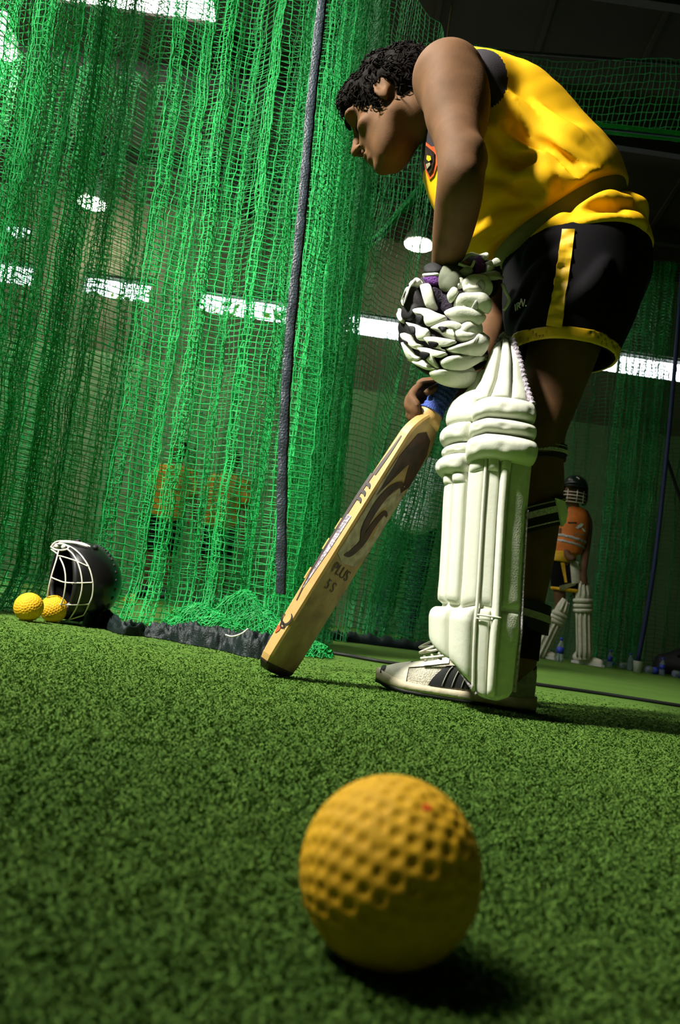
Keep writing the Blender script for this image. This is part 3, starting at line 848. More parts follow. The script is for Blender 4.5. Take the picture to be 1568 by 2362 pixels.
def relax(V, F, it):
    E = np.concatenate([F[:, [0, 1]], F[:, [1, 2]], F[:, [2, 3]], F[:, [3, 0]]])
    for k in range(it):
        acc = np.zeros_like(V); cnt = np.zeros(len(V))
        for j in range(3):
            acc[:, j] = np.bincount(E[:, 0], V[E[:, 1], j], len(V)) + np.bincount(E[:, 1], V[E[:, 0], j], len(V))
        cnt = np.bincount(E[:, 0], minlength=len(V)) + np.bincount(E[:, 1], minlength=len(V))
        V = V * .5 + .5 * acc / np.maximum(cnt, 1)[:, None]
    return V
def J(px, py, Y, rpx):
    p = at(px, py, Y); return (p, rad(rpx, p))
def patch(field, quad, nu, nv, off, fun=None):
    """a sheet laid on a surface: quad of pixel corners (a, b, c, d) swept bilinearly"""
    a, b, c, d = [np.array(q, float) for q in quad]; G = []
    for i in range(nu):
        u = i / (nu - 1); row = []
        for j in range(nv):
            v = j / (nv - 1); q = (a * (1 - u) + b * u) * (1 - v) + (d * (1 - u) + c * u) * v
            p = field.hit(q[0], q[1], off)
            row.append(p if p is not None else (row[-1] if row else G[-1][j] if G else at(q[0], q[1], 1.5)))
        G.append(row)
    return np.array(G)
def thicken(G, t):
    """closed slab from a sheet of points, t metres inwards"""
    du = np.gradient(G, axis=0); dv = np.gradient(G, axis=1); n = np.cross(du, dv); n /= np.linalg.norm(n, axis=-1)[..., None] + 1e-12
    if np.mean((G - ORI)[..., :] * n) > 0 and (n * (G - ORI)).sum(-1).mean() > 0: n = -n
    B = G - n * t; mb = MB()
    mb.grid(G); mb.grid(B[:, ::-1])
    for e1, e2 in ((G[0], B[0]), (B[-1], G[-1])): mb.grid(np.stack([e1, e2], 0))
    for e1, e2 in ((B[:, 0], G[:, 0]), (G[:, -1], B[:, -1])): mb.grid(np.stack([e1, e2], 0))
    return mb

# ================================================================ THE BATSMAN
BL = np.array((-.20, -.98, 0)); BL /= np.linalg.norm(BL)          # towards his left side
BF = np.array((-.98, .20, 0)); BF /= np.linalg.norm(BF)           # the way he faces
LOB, HIB = (-.16, 1.20, .0), (.62, 1.95, 1.36)
man = empty('person', (.33, 1.55, 0), 'batsman in yellow vest and black shorts bending over a bat', 'person')
# ---- body
B = Field(LOB, HIB, .0052)
pel = at(1345, 610, 1.57); chest = at(1168, 330, 1.60); waist = at(1295, 465, 1.58); upch = at(1085, 245, 1.60)
B.chain([(pel, .115), (waist, .105), (chest, .116), (upch, .072)], .04, BL, 1.45)
# left leg
LLEG = [J(1348, 640, 1.50, 92), J(1300, 800, 1.49, 80), J(1268, 910, 1.49, 68), J(1250, 990, 1.485, 55), J(1250, 1050, 1.49, 48), J(1246, 1130, 1.50, 52), J(1236, 1290, 1.50, 40), J(1214, 1440, 1.49, 30), J(1205, 1520, 1.485, 30)]
B.chain(LLEG, .02)
B.chain([J(1205, 1520, 1.485, 30), J(1180, 1560, 1.497, 20)], .012)
# right leg behind it
RLEG = [J(1320, 645, 1.68, 84), J(1240, 800, 1.72, 72), J(1180, 960, 1.74, 54), J(1178, 1100, 1.76, 46), J(1165, 1300, 1.76, 36), J(1150, 1490, 1.76, 27)]
B.chain(RLEG, .02)
B.chain([J(1150, 1490, 1.76, 27), J(1140, 1530, 1.78, 16)], .012)
# left arm
LARM = [J(1034, 182, 1.40, 77), J(1048, 258, 1.37, 66), J(1058, 330, 1.325, 55), J(1062, 372, 1.31, 53), J(1062, 420, 1.305, 54), J(1054, 480, 1.35, 52), J(1042, 545, 1.40, 45), J(1030, 605, 1.455, 35), J(1026, 650, 1.475, 33)]
B.cone(upch + BL * .10, LARM[0][0], .045, LARM[0][1], .03)
B.chain(LARM, .022)
B.ell(at(1040, 225, 1.35), np.eye(3), (.042, .03, .07), .03)                                   # deltoid and biceps
B.ell(at(1085, 250, 1.36), np.eye(3), (.032, .03, .075), .03)                                  # triceps
B.cone(at(1092, 345, 1.29), at(1100, 365, 1.30), .014, .012, .03)                             # elbow bump
B.cone(at(1075, 395, 1.275), at(1046, 505, 1.345), .007, .004, .025)                           # tendon along the forearm
# right arm, mostly behind
RARM = [J(1090, 275, 1.78, 60), J(1110, 440, 1.78, 48), J(1122, 600, 1.74, 42), J(1140, 690, 1.70, 40), J(1120, 790, 1.66, 36), J(1085, 868, 1.61, 28), J(1062, 890, 1.59, 26)]
B.cone(upch - BL * .10, RARM[0][0], .062, RARM[0][1], .03)
B.chain(RARM, .02)
# bare right hand round the bat handle
B.ell(at(1018, 905, 1.575), [nrm(at(960, 925, 1.55) - at(1060, 890, 1.59)), nrm((0, -1, .1)), nrm((0, .1, 1))], (.040, .017, .030), .012)
FING = [  # knuckle, bend, tip (wrapped round to the near side of the handle)
    [J(1006, 888, 1.56, 13), J(968, 893, 1.53, 12), J(950, 915, 1.505, 11), J(962, 935, 1.488, 10)],
    [J(990, 900, 1.57, 13), J(954, 910, 1.535, 12.5), J(941, 935, 1.51, 11), J(962, 951, 1.490, 10)],
    [J(985, 922, 1.57, 12.5), J(955, 940, 1.54, 12), J(945, 960, 1.515, 10.5), J(966, 968, 1.493, 9.5)],
    [J(985, 945, 1.57, 11), J(962, 962, 1.545, 10.5), J(955, 976, 1.525, 9.5), J(972, 980, 1.505, 8.5)]]
for fg in FING: B.chain(fg, .004)
B.chain([J(1045, 880, 1.575, 14), J(1035, 885, 1.545, 12.5), J(1012, 893, 1.51, 11), J(985, 905, 1.495, 9.5)], .006)   # thumb
# neck and head
HCEN = at(886, 243, 1.60); HCEN = np.array((-.010, 1.59, 1.212))
yaw, pit = .49, .585
hf = np.array((-math.cos(yaw) * math.cos(pit), math.sin(yaw) * math.cos(pit), -math.sin(pit)))
hl = nrm(np.cross((0, 0, 1), hf)); hu = np.cross(hf, hl); HS = .97
def hd(a, b, c): return HCEN + HS * (a * hf + b * hl + c * hu)
HA = [hf, hl, hu]
B.chain([(hd(-.035, 0, -.045), .056), (upch + np.array((-.03, 0, .03)), .066)], .03)
B.ell(hd(-.005, 0, .038), HA, (.097, .074, .078), .01)            # cranium
B.ell(hd(-.028, 0, .035), HA, (.08, .074, .078), .02)
B.ell(hd(.035, 0, -.03), HA, (.062, .058, .075), .025)            # mid face
B.ell(hd(.045, 0, -.085), HA, (.042, .044, .033), .022)           # jaw
B.cone(hd(.002, .054, -.05), hd(.06, .024, -.10), .016, .014, .025)
B.cone(hd(.002, -.054, -.05), hd(.06, -.024, -.10), .016, .014, .025)
B.ell(hd(.083, 0, -.105), HA, (.017, .021, .015), .014)           # chin
for sgn in (1, -1):
    B.ell(hd(.082, sgn * .034, .0245), HA, (.019, .030, .010), .010)     # brow
    B.ell(hd(.064, sgn * .046, -.024), HA, (.022, .020, .013), .012)     # cheek bone
    B.ell(hd(.100, sgn * .034, .000), HA, (.030, .024, .0165), .008, 'sub')   # eye socket
    B.ell(hd(.073, sgn * .031, .000), HA, (.0115, .013, .010), .003)  # eyeball under lids
B.cone(hd(.093, 0, .016), hd(.120, 0, -.026), .0075, .0095, .010)  # nose
for sgn in (1, -1): B.ell(hd(.108, sgn * .012, -.032), HA, (.010, .0075, .0075), .006)
for sgn in (1, -1): B.ell(hd(.108, sgn * .007, -.041), HA, (.005, .0035, .004), .003, 'sub')
B.ell(hd(.098, 0, -.063), HA, (.011, .023, .0075), .006)          # lips
B.ell(hd(.095, 0, -.076), HA, (.011, .020, .0075), .006)
B.ell(hd(.108, 0, -.0695), HA, (.010, .026, .0018), .004, 'sub')
# left and right ear
for sgn in (1, -1):
    ec = hd(-.004, sgn * .076, .0)
    eu = nrm(hu * .96 - hf * .28); ef = nrm(np.cross(eu, hl) * -1)
    B.ell(ec + hl * sgn * .004, [nrm(hf * .96 + hu * .28), nrm(hl * sgn * .93 - hf * .36), eu], (.018, .0075, .032), .005)
    B.ell(ec + hl * sgn * .012 + hf * .002 + hu * .003, HA, (.010, .009, .019), .005, 'sub')
    B.ell(ec + hl * sgn * .006 + hf * .012 - hu * .004, HA, (.005, .006, .008), .004)
    B.ell(ec + hl * sgn * .004 - hu * .028 + hf * .004, HA, (.008, .006, .009), .005)
body = B.mesh('body', M['skin'], man, 2)
# ---- hair: a lumpy cap with loose wavy locks
Hf = Field(HCEN - .2, HCEN + .2, .004)
Hf.ell(hd(-.008, 0, .042), HA, (.104, .082, .082), .01)
Hf.ell(hd(-.035, 0, .030), HA, (.088, .083, .085), .02)
Hf.ell(hd(.058, 0, .072), HA, (.048, .056, .034), .02)
Hf.cone(hd(.020, .076, .02), hd(.024, .074, -.022), .010, .005, .012)
Hf.cone(hd(.020, -.076, .02), hd(.024, -.074, -.022), .010, .005, .012)
Hf.noise(45, .011); Hf.noise(100, .008)
# keep the face, the ears and the nape free
Hf.ell(hd(.118, 0, -.018), HA, (.078, .10, .090), .012, 'sub')
Hf.cone(hd(.0, .10, -.005), hd(-.006, .07, -.012), .023, .021, .006, op='sub')
Hf.cone(hd(.0, -.10, -.005), hd(-.006, -.07, -.012), .023, .021, .006, op='sub')
Hf.plane(hd(-.05, 0, -.058), -hu + hf * .1)
hair = Hf.mesh('hair', M['hair'], man, 1)
mb = MB(); hv = np.array([v.co for v in hair.data.vertices]) + np.array(wloc(man)); hn = np.array([v.normal for v in hair.data.vertices])
pick = rng.choice(len(hv), 1600, replace=False)
for i in pick:
    p, n_ = hv[i], hn[i]
    loc = (p - HCEN) @ np.array([hf, hl, hu]).T / HS
    if np.dot(p - hd(.0, 0, .03), n_) < 0: continue
    back = nrm(-hf * .2 + rng.normal(size=3) * .7 + (hf * 1.0 if loc[0] > .03 else -hu * .3)); tng = nrm(back - n_ * np.dot(back, n_))
    l = rng.uniform(.012, .022)
    pts = [p - n_ * .003, p + n_ * .004 + tng * l * .4, p + n_ * rng.uniform(.001, .005) + tng * l * .8, p + n_ * rng.uniform(-.003, .003) + tng * l * 1.15]
    mb.tube(spline(pts, 5), np.array([.0014, .0016, .0014, .001, .0003]), 4)
mb.build('hair_locks', M['hair'], hair)
# eyebrow on the visible side
for sgn in (1,):
    mb = MB(); pts = spline([hd(.103, .010, .024), hd(.101, .030, .030), hd(.090, .050, .027)], 8); mb.tube(pts, np.array([.003, .0045, .005, .005, .0048, .004, .003, .0015]), 6).build('eyebrow', M['hair'], man)
    MB().tube(spline([hd(.090, .016, -.004), hd(.0885, .031, -.005), hd(.080, .045, -.002)], 8), np.array([.001, .0018, .0022, .0024, .0024, .002, .0015, .0008]), 6).build('eyelash_shade', M['hair'], man)  # lashes drawn thick and dark, painting in the eye socket's shade

# ---- vest
def line_plane(p0, p1, Y):
    """plane holding the Y axis through two pixels, normal upwards"""
    a, b = at(*p0, Y), at(*p1, Y); d = b - a; n = np.array((-d[2], 0, d[0])); n = nrm(n)
    return a, (n if n[2] > 0 else -n)
belt_p, belt_n = line_plane((1447, 462), (1150, 602), 1.58)
hem_p, hem_n = line_plane((1495, 603), (1165, 630), 1.56)
T = Field(LOB, HIB, .0046)
off = .012
T.chain([(pel, .118), (waist, .112 + off)], .03, BL, 1.45)
T.chain([(waist, .116), (chest, .130), (at(1085, 248, 1.60), .092)], .05, BL, 1.42)
T.chain([J(1095, 330, 1.60, 112), J(1150, 480, 1.57, 108), J(1215, 545, 1.56, 90)], .05, BL, 1.35)     # front hanging loose
T.cone(at(1090, 240, 1.44), at(1120, 300, 1.44), .060, .060, .04)                                  # shoulder strap side
T.cone(at(1090, 250, 1.76), at(1120, 300, 1.76), .055, .060, .04)
T.cone(at(1104, 208, 1.46), at(1108, 225, 1.72), .066, .060, .03)
T.chain([J(1052, 325, 1.60, 84), J(1082, 430, 1.60, 92), J(1120, 510, 1.58, 80)], .04, BL, 1.2)
T.chain([(waist + BL * .05, .09), (pel + BL * .04, .10)], .03)
T0 = T.copy()
# long folds dragged from the armhole to the belt
def folds(field, lists, r0, k, sink=.3, op='add'):
    for pts in lists:
        P_ = [field.hit(x, y) for x, y in pts]; P_ = [p for p in P_ if p is not None]
        if len(P_) < 2: continue
        C_ = spline(P_, 4 * len(P_)); n_ = len(C_)
        for i in range(n_ - 1):
            ra = r0 * (.25 + .75 * math.sin(math.pi * (i + .5) / n_)); g_ = field.grad(C_[i])
            field.cone(C_[i] - g_ * ra * sink, C_[i + 1] - g_ * ra * sink, ra, ra, k, op=op)
folds(T, [[(1128, 285), (1190, 330), (1260, 378), (1330, 420)], [(1175, 215), (1240, 290), (1310, 350), (1375, 395)], [(1230, 240), (1310, 310), (1400, 392)],
          [(1120, 330), (1150, 400), (1205, 412), (1255, 470)], [(1255, 345), (1262, 410), (1258, 465)], [(1190, 412), (1225, 402), (1250, 415), (1262, 440)],
          [(1085, 480), (1130, 440), (1190, 450)], [(1090, 550), (1150, 510), (1220, 490)], [(1120, 575), (1165, 555), (1200, 520)], [(1300, 395), (1345, 412), (1380, 408)]], .015, .011)
folds(T, [[(1180, 300), (1235, 332), (1300, 368), (1350, 400)], [(1278, 370), (1320, 398), (1350, 412)]], .012, .010, -.5, 'sub')
folds(T, [[(1188, 383), (1212, 376), (1236, 362)]], .013, .010, -.25, 'sub'); folds(T, [[(1190, 440), (1225, 436), (1250, 444)]], .013, .010, -.3, 'sub')
T.noise(9, .014); T.noise(20, .006)
up = T.copy(); up.plane(belt_p + belt_n * .010, -belt_n, .006)
# armholes: the arm and deltoid push through, so cut the sleeve away
up.plane(at(985, 255, 1.6), nrm(at(962, 245, 1.6) - at(1090, 262, 1.6)), .01)                 # neck opening
vest = up.mesh('vest', M['yellow'], man, 2)
# black yoke round the armhole: its faces take the black cloth
vest.data.materials.append(M['plum'])
cen = np.zeros(len(vest.data.polygons) * 3); vest.data.polygons.foreach_get('center', cen); cen = cen.reshape(-1, 3) + np.array(wloc(man))
yk = at(1052, 195, 1.42); dist = np.linalg.norm((cen - yk) * np.array((1, .05, 1)), axis=1)
mi = (dist < rad(113, yk)).astype(np.int32)
# back neck trim and front edge trim
mi |= ((cen - at(1000, 255, 1.6)) @ nrm(at(962, 245, 1.6) - at(1090, 262, 1.6)) > -.004).astype(np.int32) & (cen[:, 2] > at(980, 322, 1.55)[2]).astype(np.int32)
mi |= ((cen[:, 2] > at(1110, 192, 1.6)[2]) & (cen[:, 0] < at(1150, 150, 1.6)[0])).astype(np.int32)
vest.data.polygons.foreach_set('material_index', mi)
# the part of the vest bunched under the belt
low = Field(LOB, HIB, .0046)
low.chain([(pel, .128), (waist, .118)], .03, BL, 1.42)
low.chain([(pel + BL * .05, .118), (waist + BL * .05, .10)], .03)
low.chain([J(1215, 560, 1.55, 70), J(1260, 520, 1.55, 80)], .03, BL, 1.5)
bulges = [[(1270, 515), (1340, 508), (1440, 512), (1475, 512)], [(1290, 475), (1380, 462), (1450, 462)], [(1190, 570), (1260, 520), (1300, 500)], [(1300, 520), (1400, 518), (1485, 530)]]
folds(low, bulges, .016, .018, .15)
low.ell(at(1440, 495, 1.49), np.eye(3), (.045, .06, .028), .012)
low.ell(low.hit(1395, 478) if low.hit(1395, 478) is not None else at(1395, 478, 1.4), np.eye(3), (.038, .014, .012), .008, 'sub')
low.noise(14, .010); low.noise(30, .006)
low.plane(belt_p - belt_n * .022, belt_n, .012); low.plane(hem_p, -hem_n, .004)
vlow = low.mesh('vest_tail', M['yellow'], man, 2)
# olive belt
bl = Field(LOB, HIB, .0042)
bl.chain([(pel, .116), (waist, .117)], .03, BL, 1.44); bl.chain([(waist, .117), (chest, .128)], .03, BL, 1.42); bl.chain([(waist + BL * .05, .092), (pel + BL * .04, .10)], .03)
bl.chain([J(1150, 480, 1.57, 100), J(1215, 545, 1.56, 86)], .05, BL, 1.35)
bl.plane(belt_p + belt_n * .016, belt_n); bl.plane(belt_p - belt_n * .030, -belt_n)
bl.mesh('belt', M['olive'], man, 1)
# crest on the chest: black shield, red edge, gold inner marks
def on(field, poly, off, t, name, m, parent, nu=None):
    pts = [field.hit(x, y, off) for x, y in poly]; pts = [p for p in pts if p is not None]
    if len(pts) < 3: return
    c_ = np.mean(pts, 0); n_ = len(pts); back = [p + nrm(p - ORI) * t for p in pts]
    return mesh_obj(name, [c_] + pts + back, [(0, 1 + i, 1 + (i + 1) % n_) for i in range(n_)] + [(1 + i, 1 + n_ + i, 1 + n_ + (i + 1) % n_, 1 + (i + 1) % n_) for i in range(n_)], m, parent, smooth=False)
crest = on(up, [(984, 328), (996, 338), (1010, 338), (1014, 360), (1010, 380), (1002, 405), (992, 415), (984, 395), (979, 372), (984, 350)], .002, .004, 'crest', M['inkred'], vest)
on(up, [(985, 335), (997, 345), (1005, 352), (1005, 372), (1000, 392), (992, 402), (986, 388), (981, 370), (985, 352)], .004, .003, 'crest_shield', M['inkblack'], vest)
on(up, [(990, 358), (998, 360), (1000, 368), (994, 372), (989, 367)], .006, .003, 'crest_emblem', M['gold'], vest)
on(up, [(988, 378), (997, 374), (998, 380), (990, 390)], .006, .003, 'crest_emblem', M['inkgrey'], vest)

# ---- shorts
SH = Field(LOB, HIB, .0052)
hp1, hn1 = line_plane((1188, 812), (1424, 852), 1.49)
SH.chain([(pel, .125), (pel + np.array((0, 0, -.03)), .13)], .03, BL, 1.40)
SH.chain([J(1338, 600, 1.50, 150), J(1325, 690, 1.485, 146), J(1303, 800, 1.48, 120), J(1298, 850, 1.48, 116)], .03)
SH.chain([J(1320, 640, 1.68, 120), J(1265, 800, 1.72, 100), J(1250, 850, 1.72, 96)], .03)
SH.chain([J(1210, 590, 1.55, 50), J(1215, 690, 1.52, 52), J(1225, 790, 1.50, 40)], .04)
SHs = SH.copy()
folds(SH, [[(1180, 720), (1230, 640), (1290, 590)], [(1195, 770), (1240, 700), (1270, 640)], [(1310, 700), (1360, 660), (1400, 600)], [(1215, 600), (1240, 570), (1270, 555)]], .008, .02)
SH.noise(12, .010)
SH.plane(hem_p + hem_n * .02, hem_n)
SHc = SH.copy()
SH.D = np.maximum(SH.D, -(SH.D + .010)); SH.plane(hp1, -hn1)
shorts = SH.mesh('shorts', M['black'], man, 2)
HB = SHc.copy(); HB.D = np.maximum(HB.D - .003, -(HB.D + .004)); HB.plane(hp1 - hn1 * .001, -hn1); HB.plane(hp1 + hn1 * .024, hn1)
HB.plane(at(1300, 800, 1.60), (0, 1, 0))
HB.mesh('hem_band', M['gold'], shorts, 1)
G = patch(SHc, [(1297, 531), (1326, 531), (1296, 757), (1261, 752)], 8, 40, .004)
for i in range(G.shape[0]):
    for j in range(G.shape[1]):
        G[i, j] += nrm(ORI - G[i, j]) * (.0019 * math.sin(j * 1.05 + i * .35) + .0010 * math.sin(j * 2.3 + 1))
thicken(G, .004).build('side_stripe', M['gold'], shorts)
def text_mesh(name, cu, m):
    t = bpy.data.objects.new('text_tmp', cu); col.objects.link(t)
    bpy.context.view_layer.update()
    me = bpy.data.meshes.new_from_object(t.evaluated_get(bpy.context.evaluated_depsgraph_get()))
    bpy.data.objects.remove(t); bpy.data.curves.remove(cu)
    me.materials.clear(); me.materials.append(m)
    o = bpy.data.objects.new(name, me); col.objects.link(o); return o
def letter_on(field, ch, px, py, size, m, parent, rot=0., off=.003, nf=None):
    """a raised letter lying on a surface"""
    p = field.hit(px, py, off)
    if p is None: return
    cu = bpy.data.curves.new('letter', 'FONT'); cu.body = ch; cu.size = size; cu.extrude = .0008; cu.align_x = 'CENTER'; cu.align_y = 'CENTER'
    o = text_mesh('letter', cu, m)
    n_ = (nf or field).grad(p); x_ = field.hit(px + 8 * math.cos(rot), py + 8 * math.sin(rot), off) - p; x_ = nrm(x_ - n_ * np.dot(x_, n_)); y_ = np.cross(n_, x_)
    o.parent = parent; l = Vector(p) - wloc(parent)
    o.matrix_local = Matrix(((x_[0], y_[0], n_[0], l.x), (x_[1], y_[1], n_[1], l.y), (x_[2], y_[2], n_[2], l.z), (0, 0, 0, 1)))
    return o
for ch, x, y in (('I', 1194, 708), ('R', 1203, 706), ('N', 1214, 703), ('.', 1223, 701)):
    letter_on(SHc, ch, x, y, .020, M['white'], shorts, rot=-.12, off=.009, nf=SHs)

# ================================================================ BATTING PAD ON THE NEAR LEG
PADROWS = [(1606, 1002, 1172), (1570, 1000, 1174), (1540, 998, 1177), (1500, 997, 1180), (1440, 997, 1186), (1400, 1004, 1188), (1350, 1009, 1190), (1200, 1018, 1198), (1110, 1022, 1206), (1050, 1026, 1212), (1000, 1030, 1213), (950, 1046, 1211), (900, 1082, 1206), (850, 1102, 1201), (800, 1122, 1190), (772, 1138, 1176)]
_pr = []
for y, xl, xr in PADROWS:
    R_ = (xr - xl) / 1.5; cx = xl + R_; c_ = at(cx, y, 1.45); _pr.append((c_[2], c_[0], c_[1], rad(R_, c_)))
_pr = np.array(_pr)
def padz(y): return np.interp(-y, [-r[0] for r in PADROWS], _pr[:, 0])
def padS(phi, z, off=0.):
    """point of the pad's base surface: phi degrees round from the camera side towards the front"""
    z = np.asarray(z, float); phi = np.radians(np.asarray(phi, float))
    x = np.interp(z, _pr[:, 0], _pr[:, 1]); y = np.interp(z, _pr[:, 0], _pr[:, 2]); r = np.interp(z, _pr[:, 0], _pr[:, 3])
    n = np.stack([-np.sin(phi), -np.cos(phi), 0 * phi + 0 * z], -1)
    return np.stack([x + 0 * phi, y + 0 * phi, z + 0 * phi], -1) + n * (r + off - .014)[..., None]
pad = empty('leg_pad', tuple(np.array((.29, 1.475, .0)) - np.array(wloc(man)))); pad.parent = man
tag(pad, 'white ribbed batting pad strapped to the near leg')
def zl(y, phi):                    # rows dip a little towards the front
    return padz(y) - .012 * np.clip((np.asarray(phi, float) - 25) / 25, 0, 1)
def puffy(name, p0, p1, y0, y1, t, nu=18, nv=26, m=None, base=.0, eu=4., ev=6., lowfun=None, dips=False, parent=None):
    u = np.linspace(0, 1, nu)[:, None]; v = np.linspace(0, 1, nv)[None]
    phi = p0 + (p1 - p0) * u + 0 * v
    zlo = zl(y1, phi) if lowfun is None else lowfun(phi); zhi = zl(y0, phi)
    z = zlo + (zhi - zlo) * v
    b = np.clip(1 - np.abs(2 * u - 1) ** eu, 0, 1) ** .5 * np.clip(1 - np.abs(2 * v - 1) ** ev, 0, 1) ** .5
    off = base + t * b
    if dips:
        for du in (.15, .5, .83): off = off - .0028 * np.exp(-(((u - du) * (p1 - p0) / 4.0) ** 2 + ((v - .45) / .16) ** 2))
    off = off + .0022 * vnoise(np.stack([phi * .03, z * 14, 0 * z + y0 * .01], -1), 1.0) * b
    G = padS(phi, z, off)
    G[0] = padS(phi[0], z[0], -.004); G[-1] = padS(phi[-1], z[-1], -.004); G[:, 0] = padS(phi[:, 0], z[:, 0], -.004); G[:, -1] = padS(phi[:, -1], z[:, -1], -.004)
    return MB().grid(G).build(name, m or M['pad'], parent or pad)
def lowedge(phi):
    return padz(np.interp(np.asarray(phi, float), [-32, -22, -6, 12, 20, 27, 44, 90, 150], [1572, 1594, 1605, 1603, 1597, 1578, 1546, 1506, 1500]))
# base shell with thickness
ph = np.linspace(-32, 150, 60)[:, None]; v = np.linspace(0, 1, 70)[None]
zt = np.interp(ph, [-32, -10, 10, 40, 100, 150], [padz(835), padz(785), padz(770), padz(778), padz(830), padz(900)])
zz = lowedge(ph) + (zt - lowedge(ph)) * v
G = padS(ph + 0 * v, zz, 0); G2 = padS(ph + 0 * v, zz, -.02)
mb = MB(); mb.grid(G); mb.grid(G2[:, ::-1]); mb.grid(np.stack([G[0], G2[0]])); mb.grid(np.stack([G2[-1], G[-1]])); mb.grid(np.stack([G2[:, 0], G[:, 0]])); mb.grid(np.stack([G[:, -1], G2[:, -1]]))
mb.build('pad_shell', M['padside'], pad)
# shin panels and canes
for p0, p1, t in ((-28, -3, .004), (8.5, 23.5, .005), (24.5, 46, .009), (47, 68, .012), (69, 92, .012), (93, 120, .012), (121, 148, .012)):
    puffy('shin_panel', p0, p1, 1078 if p0 < 46 else 1100, 1408 if p0 < 46 else 1396, t, m=M['padside'] if p0 < 0 else M['pad'], ev=16, eu=3 if t > .01 else 5)
puffy('shin_cane', -2.5, 8, 1075, 1600, .013, nu=12, nv=60, eu=2.4, ev=30)
MB().tube(padS(np.full(40, 24.0), np.linspace(padz(1590), padz(1080), 40), .008), .0032, 6).build('shin_welt', M['pad'], pad)
# short puffs under the knee rolls
for p0, p1, t in ((9, 23, .014), (24, 45, .014), (47, 68, .017), (69, 92, .017)): puffy('knee_puff', p0, p1, 1075 if p0 < 46 else 1096, 1112 if p0 < 46 else 1128, t, 14, 12, eu=2.4, ev=2.6)
puffy('knee_puff', -4, 8, 1075, 1112, .014, 14, 12, eu=2.4, ev=2.6)
# knee rolls
for y0, y1, t, a0, a1 in ((944, 996, .026, -30, 45), (995, 1032, .024, -30, 46), (1029, 1088, .030, -30, 47)):
    puffy('knee_roll', a0, a1, y0, y1, t, 40, 16, eu=9, ev=2.2, dips=True)
for y0, y1, t in ((986, 1034, .026), (1033, 1060, .020), (1056, 1104, .030)):
    puffy('knee_roll', 46, 118, y0, y1, t, 34, 16, eu=7, ev=2.2, dips=True)
puffy('knee_side', 42, 115, 905, 990, .022, 30, 20, eu=3, ev=3)
# thigh piece above the knee
for p0, p1, t in ((-26, 0, .008), (1, 28, .012), (29, 60, .013), (61, 100, .013)):
    puffy('thigh_panel', p0, p1, 788 if p0 < 60 else 850, 948 if p0 < 60 else 930, t, 16, 30, eu=3, ev=5)
# instep pieces over the shoe
puffy('instep_panel', 8.5, 23.5, 1406, 1600, .006, 14, 40, lowfun=lowedge, ev=14)
puffy('instep_panel', -28, -3, 1406, 1600, .004, 14, 40, lowfun=lowedge, ev=14, m=M['padside'])
puffy('instep_panel', 24.5, 56, 1402, 1600, .020, 22, 40, lowfun=lowedge, eu=3, ev=7)
puffy('instep_panel', 57, 110, 1398, 1500, .022, 22, 30, lowfun=lowedge, eu=3, ev=6)
MB().tube(np.concatenate([padS(np.linspace(-2, 22, 12), np.full(12, padz(1424)), .013)]), .0016, 5).build('crease_cord', M['pad'], pad)
MB().tube(np.concatenate([padS(np.linspace(6, 23, 10), np.full(10, padz(1432)), .010)]), .0016, 5).build('crease_cord', M['pad'], pad)
# lilac edge piping: down the wing, round the foot, and up over the thigh
zz = np.linspace(padz(1580), padz(1180), 60); MB().tube(padS(np.full(60, -31.), zz, .002), .0028, 6).build('edge_piping', M['piping'], pad)
zz = np.linspace(padz(950), padz(790), 50); phs = np.linspace(-30, -14, 50); MB().tube(padS(phs, zz, .006), .0062 + .0016 * np.sin(np.arange(50) * 1.9), 7).build('edge_piping', M['piping'], pad)
phs = np.linspace(-14, 60, 40); zz = np.interp(phs, [-14, 10, 40, 60], [padz(790), padz(774), padz(780), padz(800)]); MB().tube(padS(phs, zz, .002), .0042 + .001 * np.sin(np.arange(40) * 2.3), 7).build('edge_piping', M['piping'], pad)
phs = np.linspace(42, 20, 16); zz = np.linspace(padz(1549), padz(1598), 16); MB().tube(padS(phs, zz, .006), .003, 6).build('edge_piping', M['piping'], pad)
# cloth wing behind the knee rolls with two round printed badges
wing = []
for y, x0, x1 in ((925, 1204, 1216), (950, 1208, 1226), (1000, 1212, 1230), (1050, 1212, 1230), (1085, 1210, 1222), (1100, 1206, 1212)):
    wing.append([at(x0 - 8, y, 1.395), at((x0 + x1) / 2, y, 1.392), at(x1, y, 1.405)])
thicken(np.array(wing), .006).build('knee_wing', M['padside'], pad)
for x, y in ((1217, 972), (1219, 1010)):
    c_ = at(x, y, 1.386); n_ = nrm(ORI - c_); MB().tube([c_ + .0042 * np.array((math.cos(t), 0, 1.3 * math.sin(t))) for t in np.linspace(0, 2 * math.pi, 14)], .0012, 5).build('round_badge', M['inkblack'], pad)
for y0, y1, dx in ((1160, 1225, 10), (1380, 1440, 6)):
    yy = np.linspace(y0, y1, 8); G = [[at(1188, y, 1.402), at(1198, y, 1.402), at(1199 + dx * math.sin(math.pi * (.08 + .84 * (y - y0) / (y1 - y0))), y, 1.405)] for y in yy]
    thicken(np.array(G), .004).build('strap_tab', M['padside'], pad)
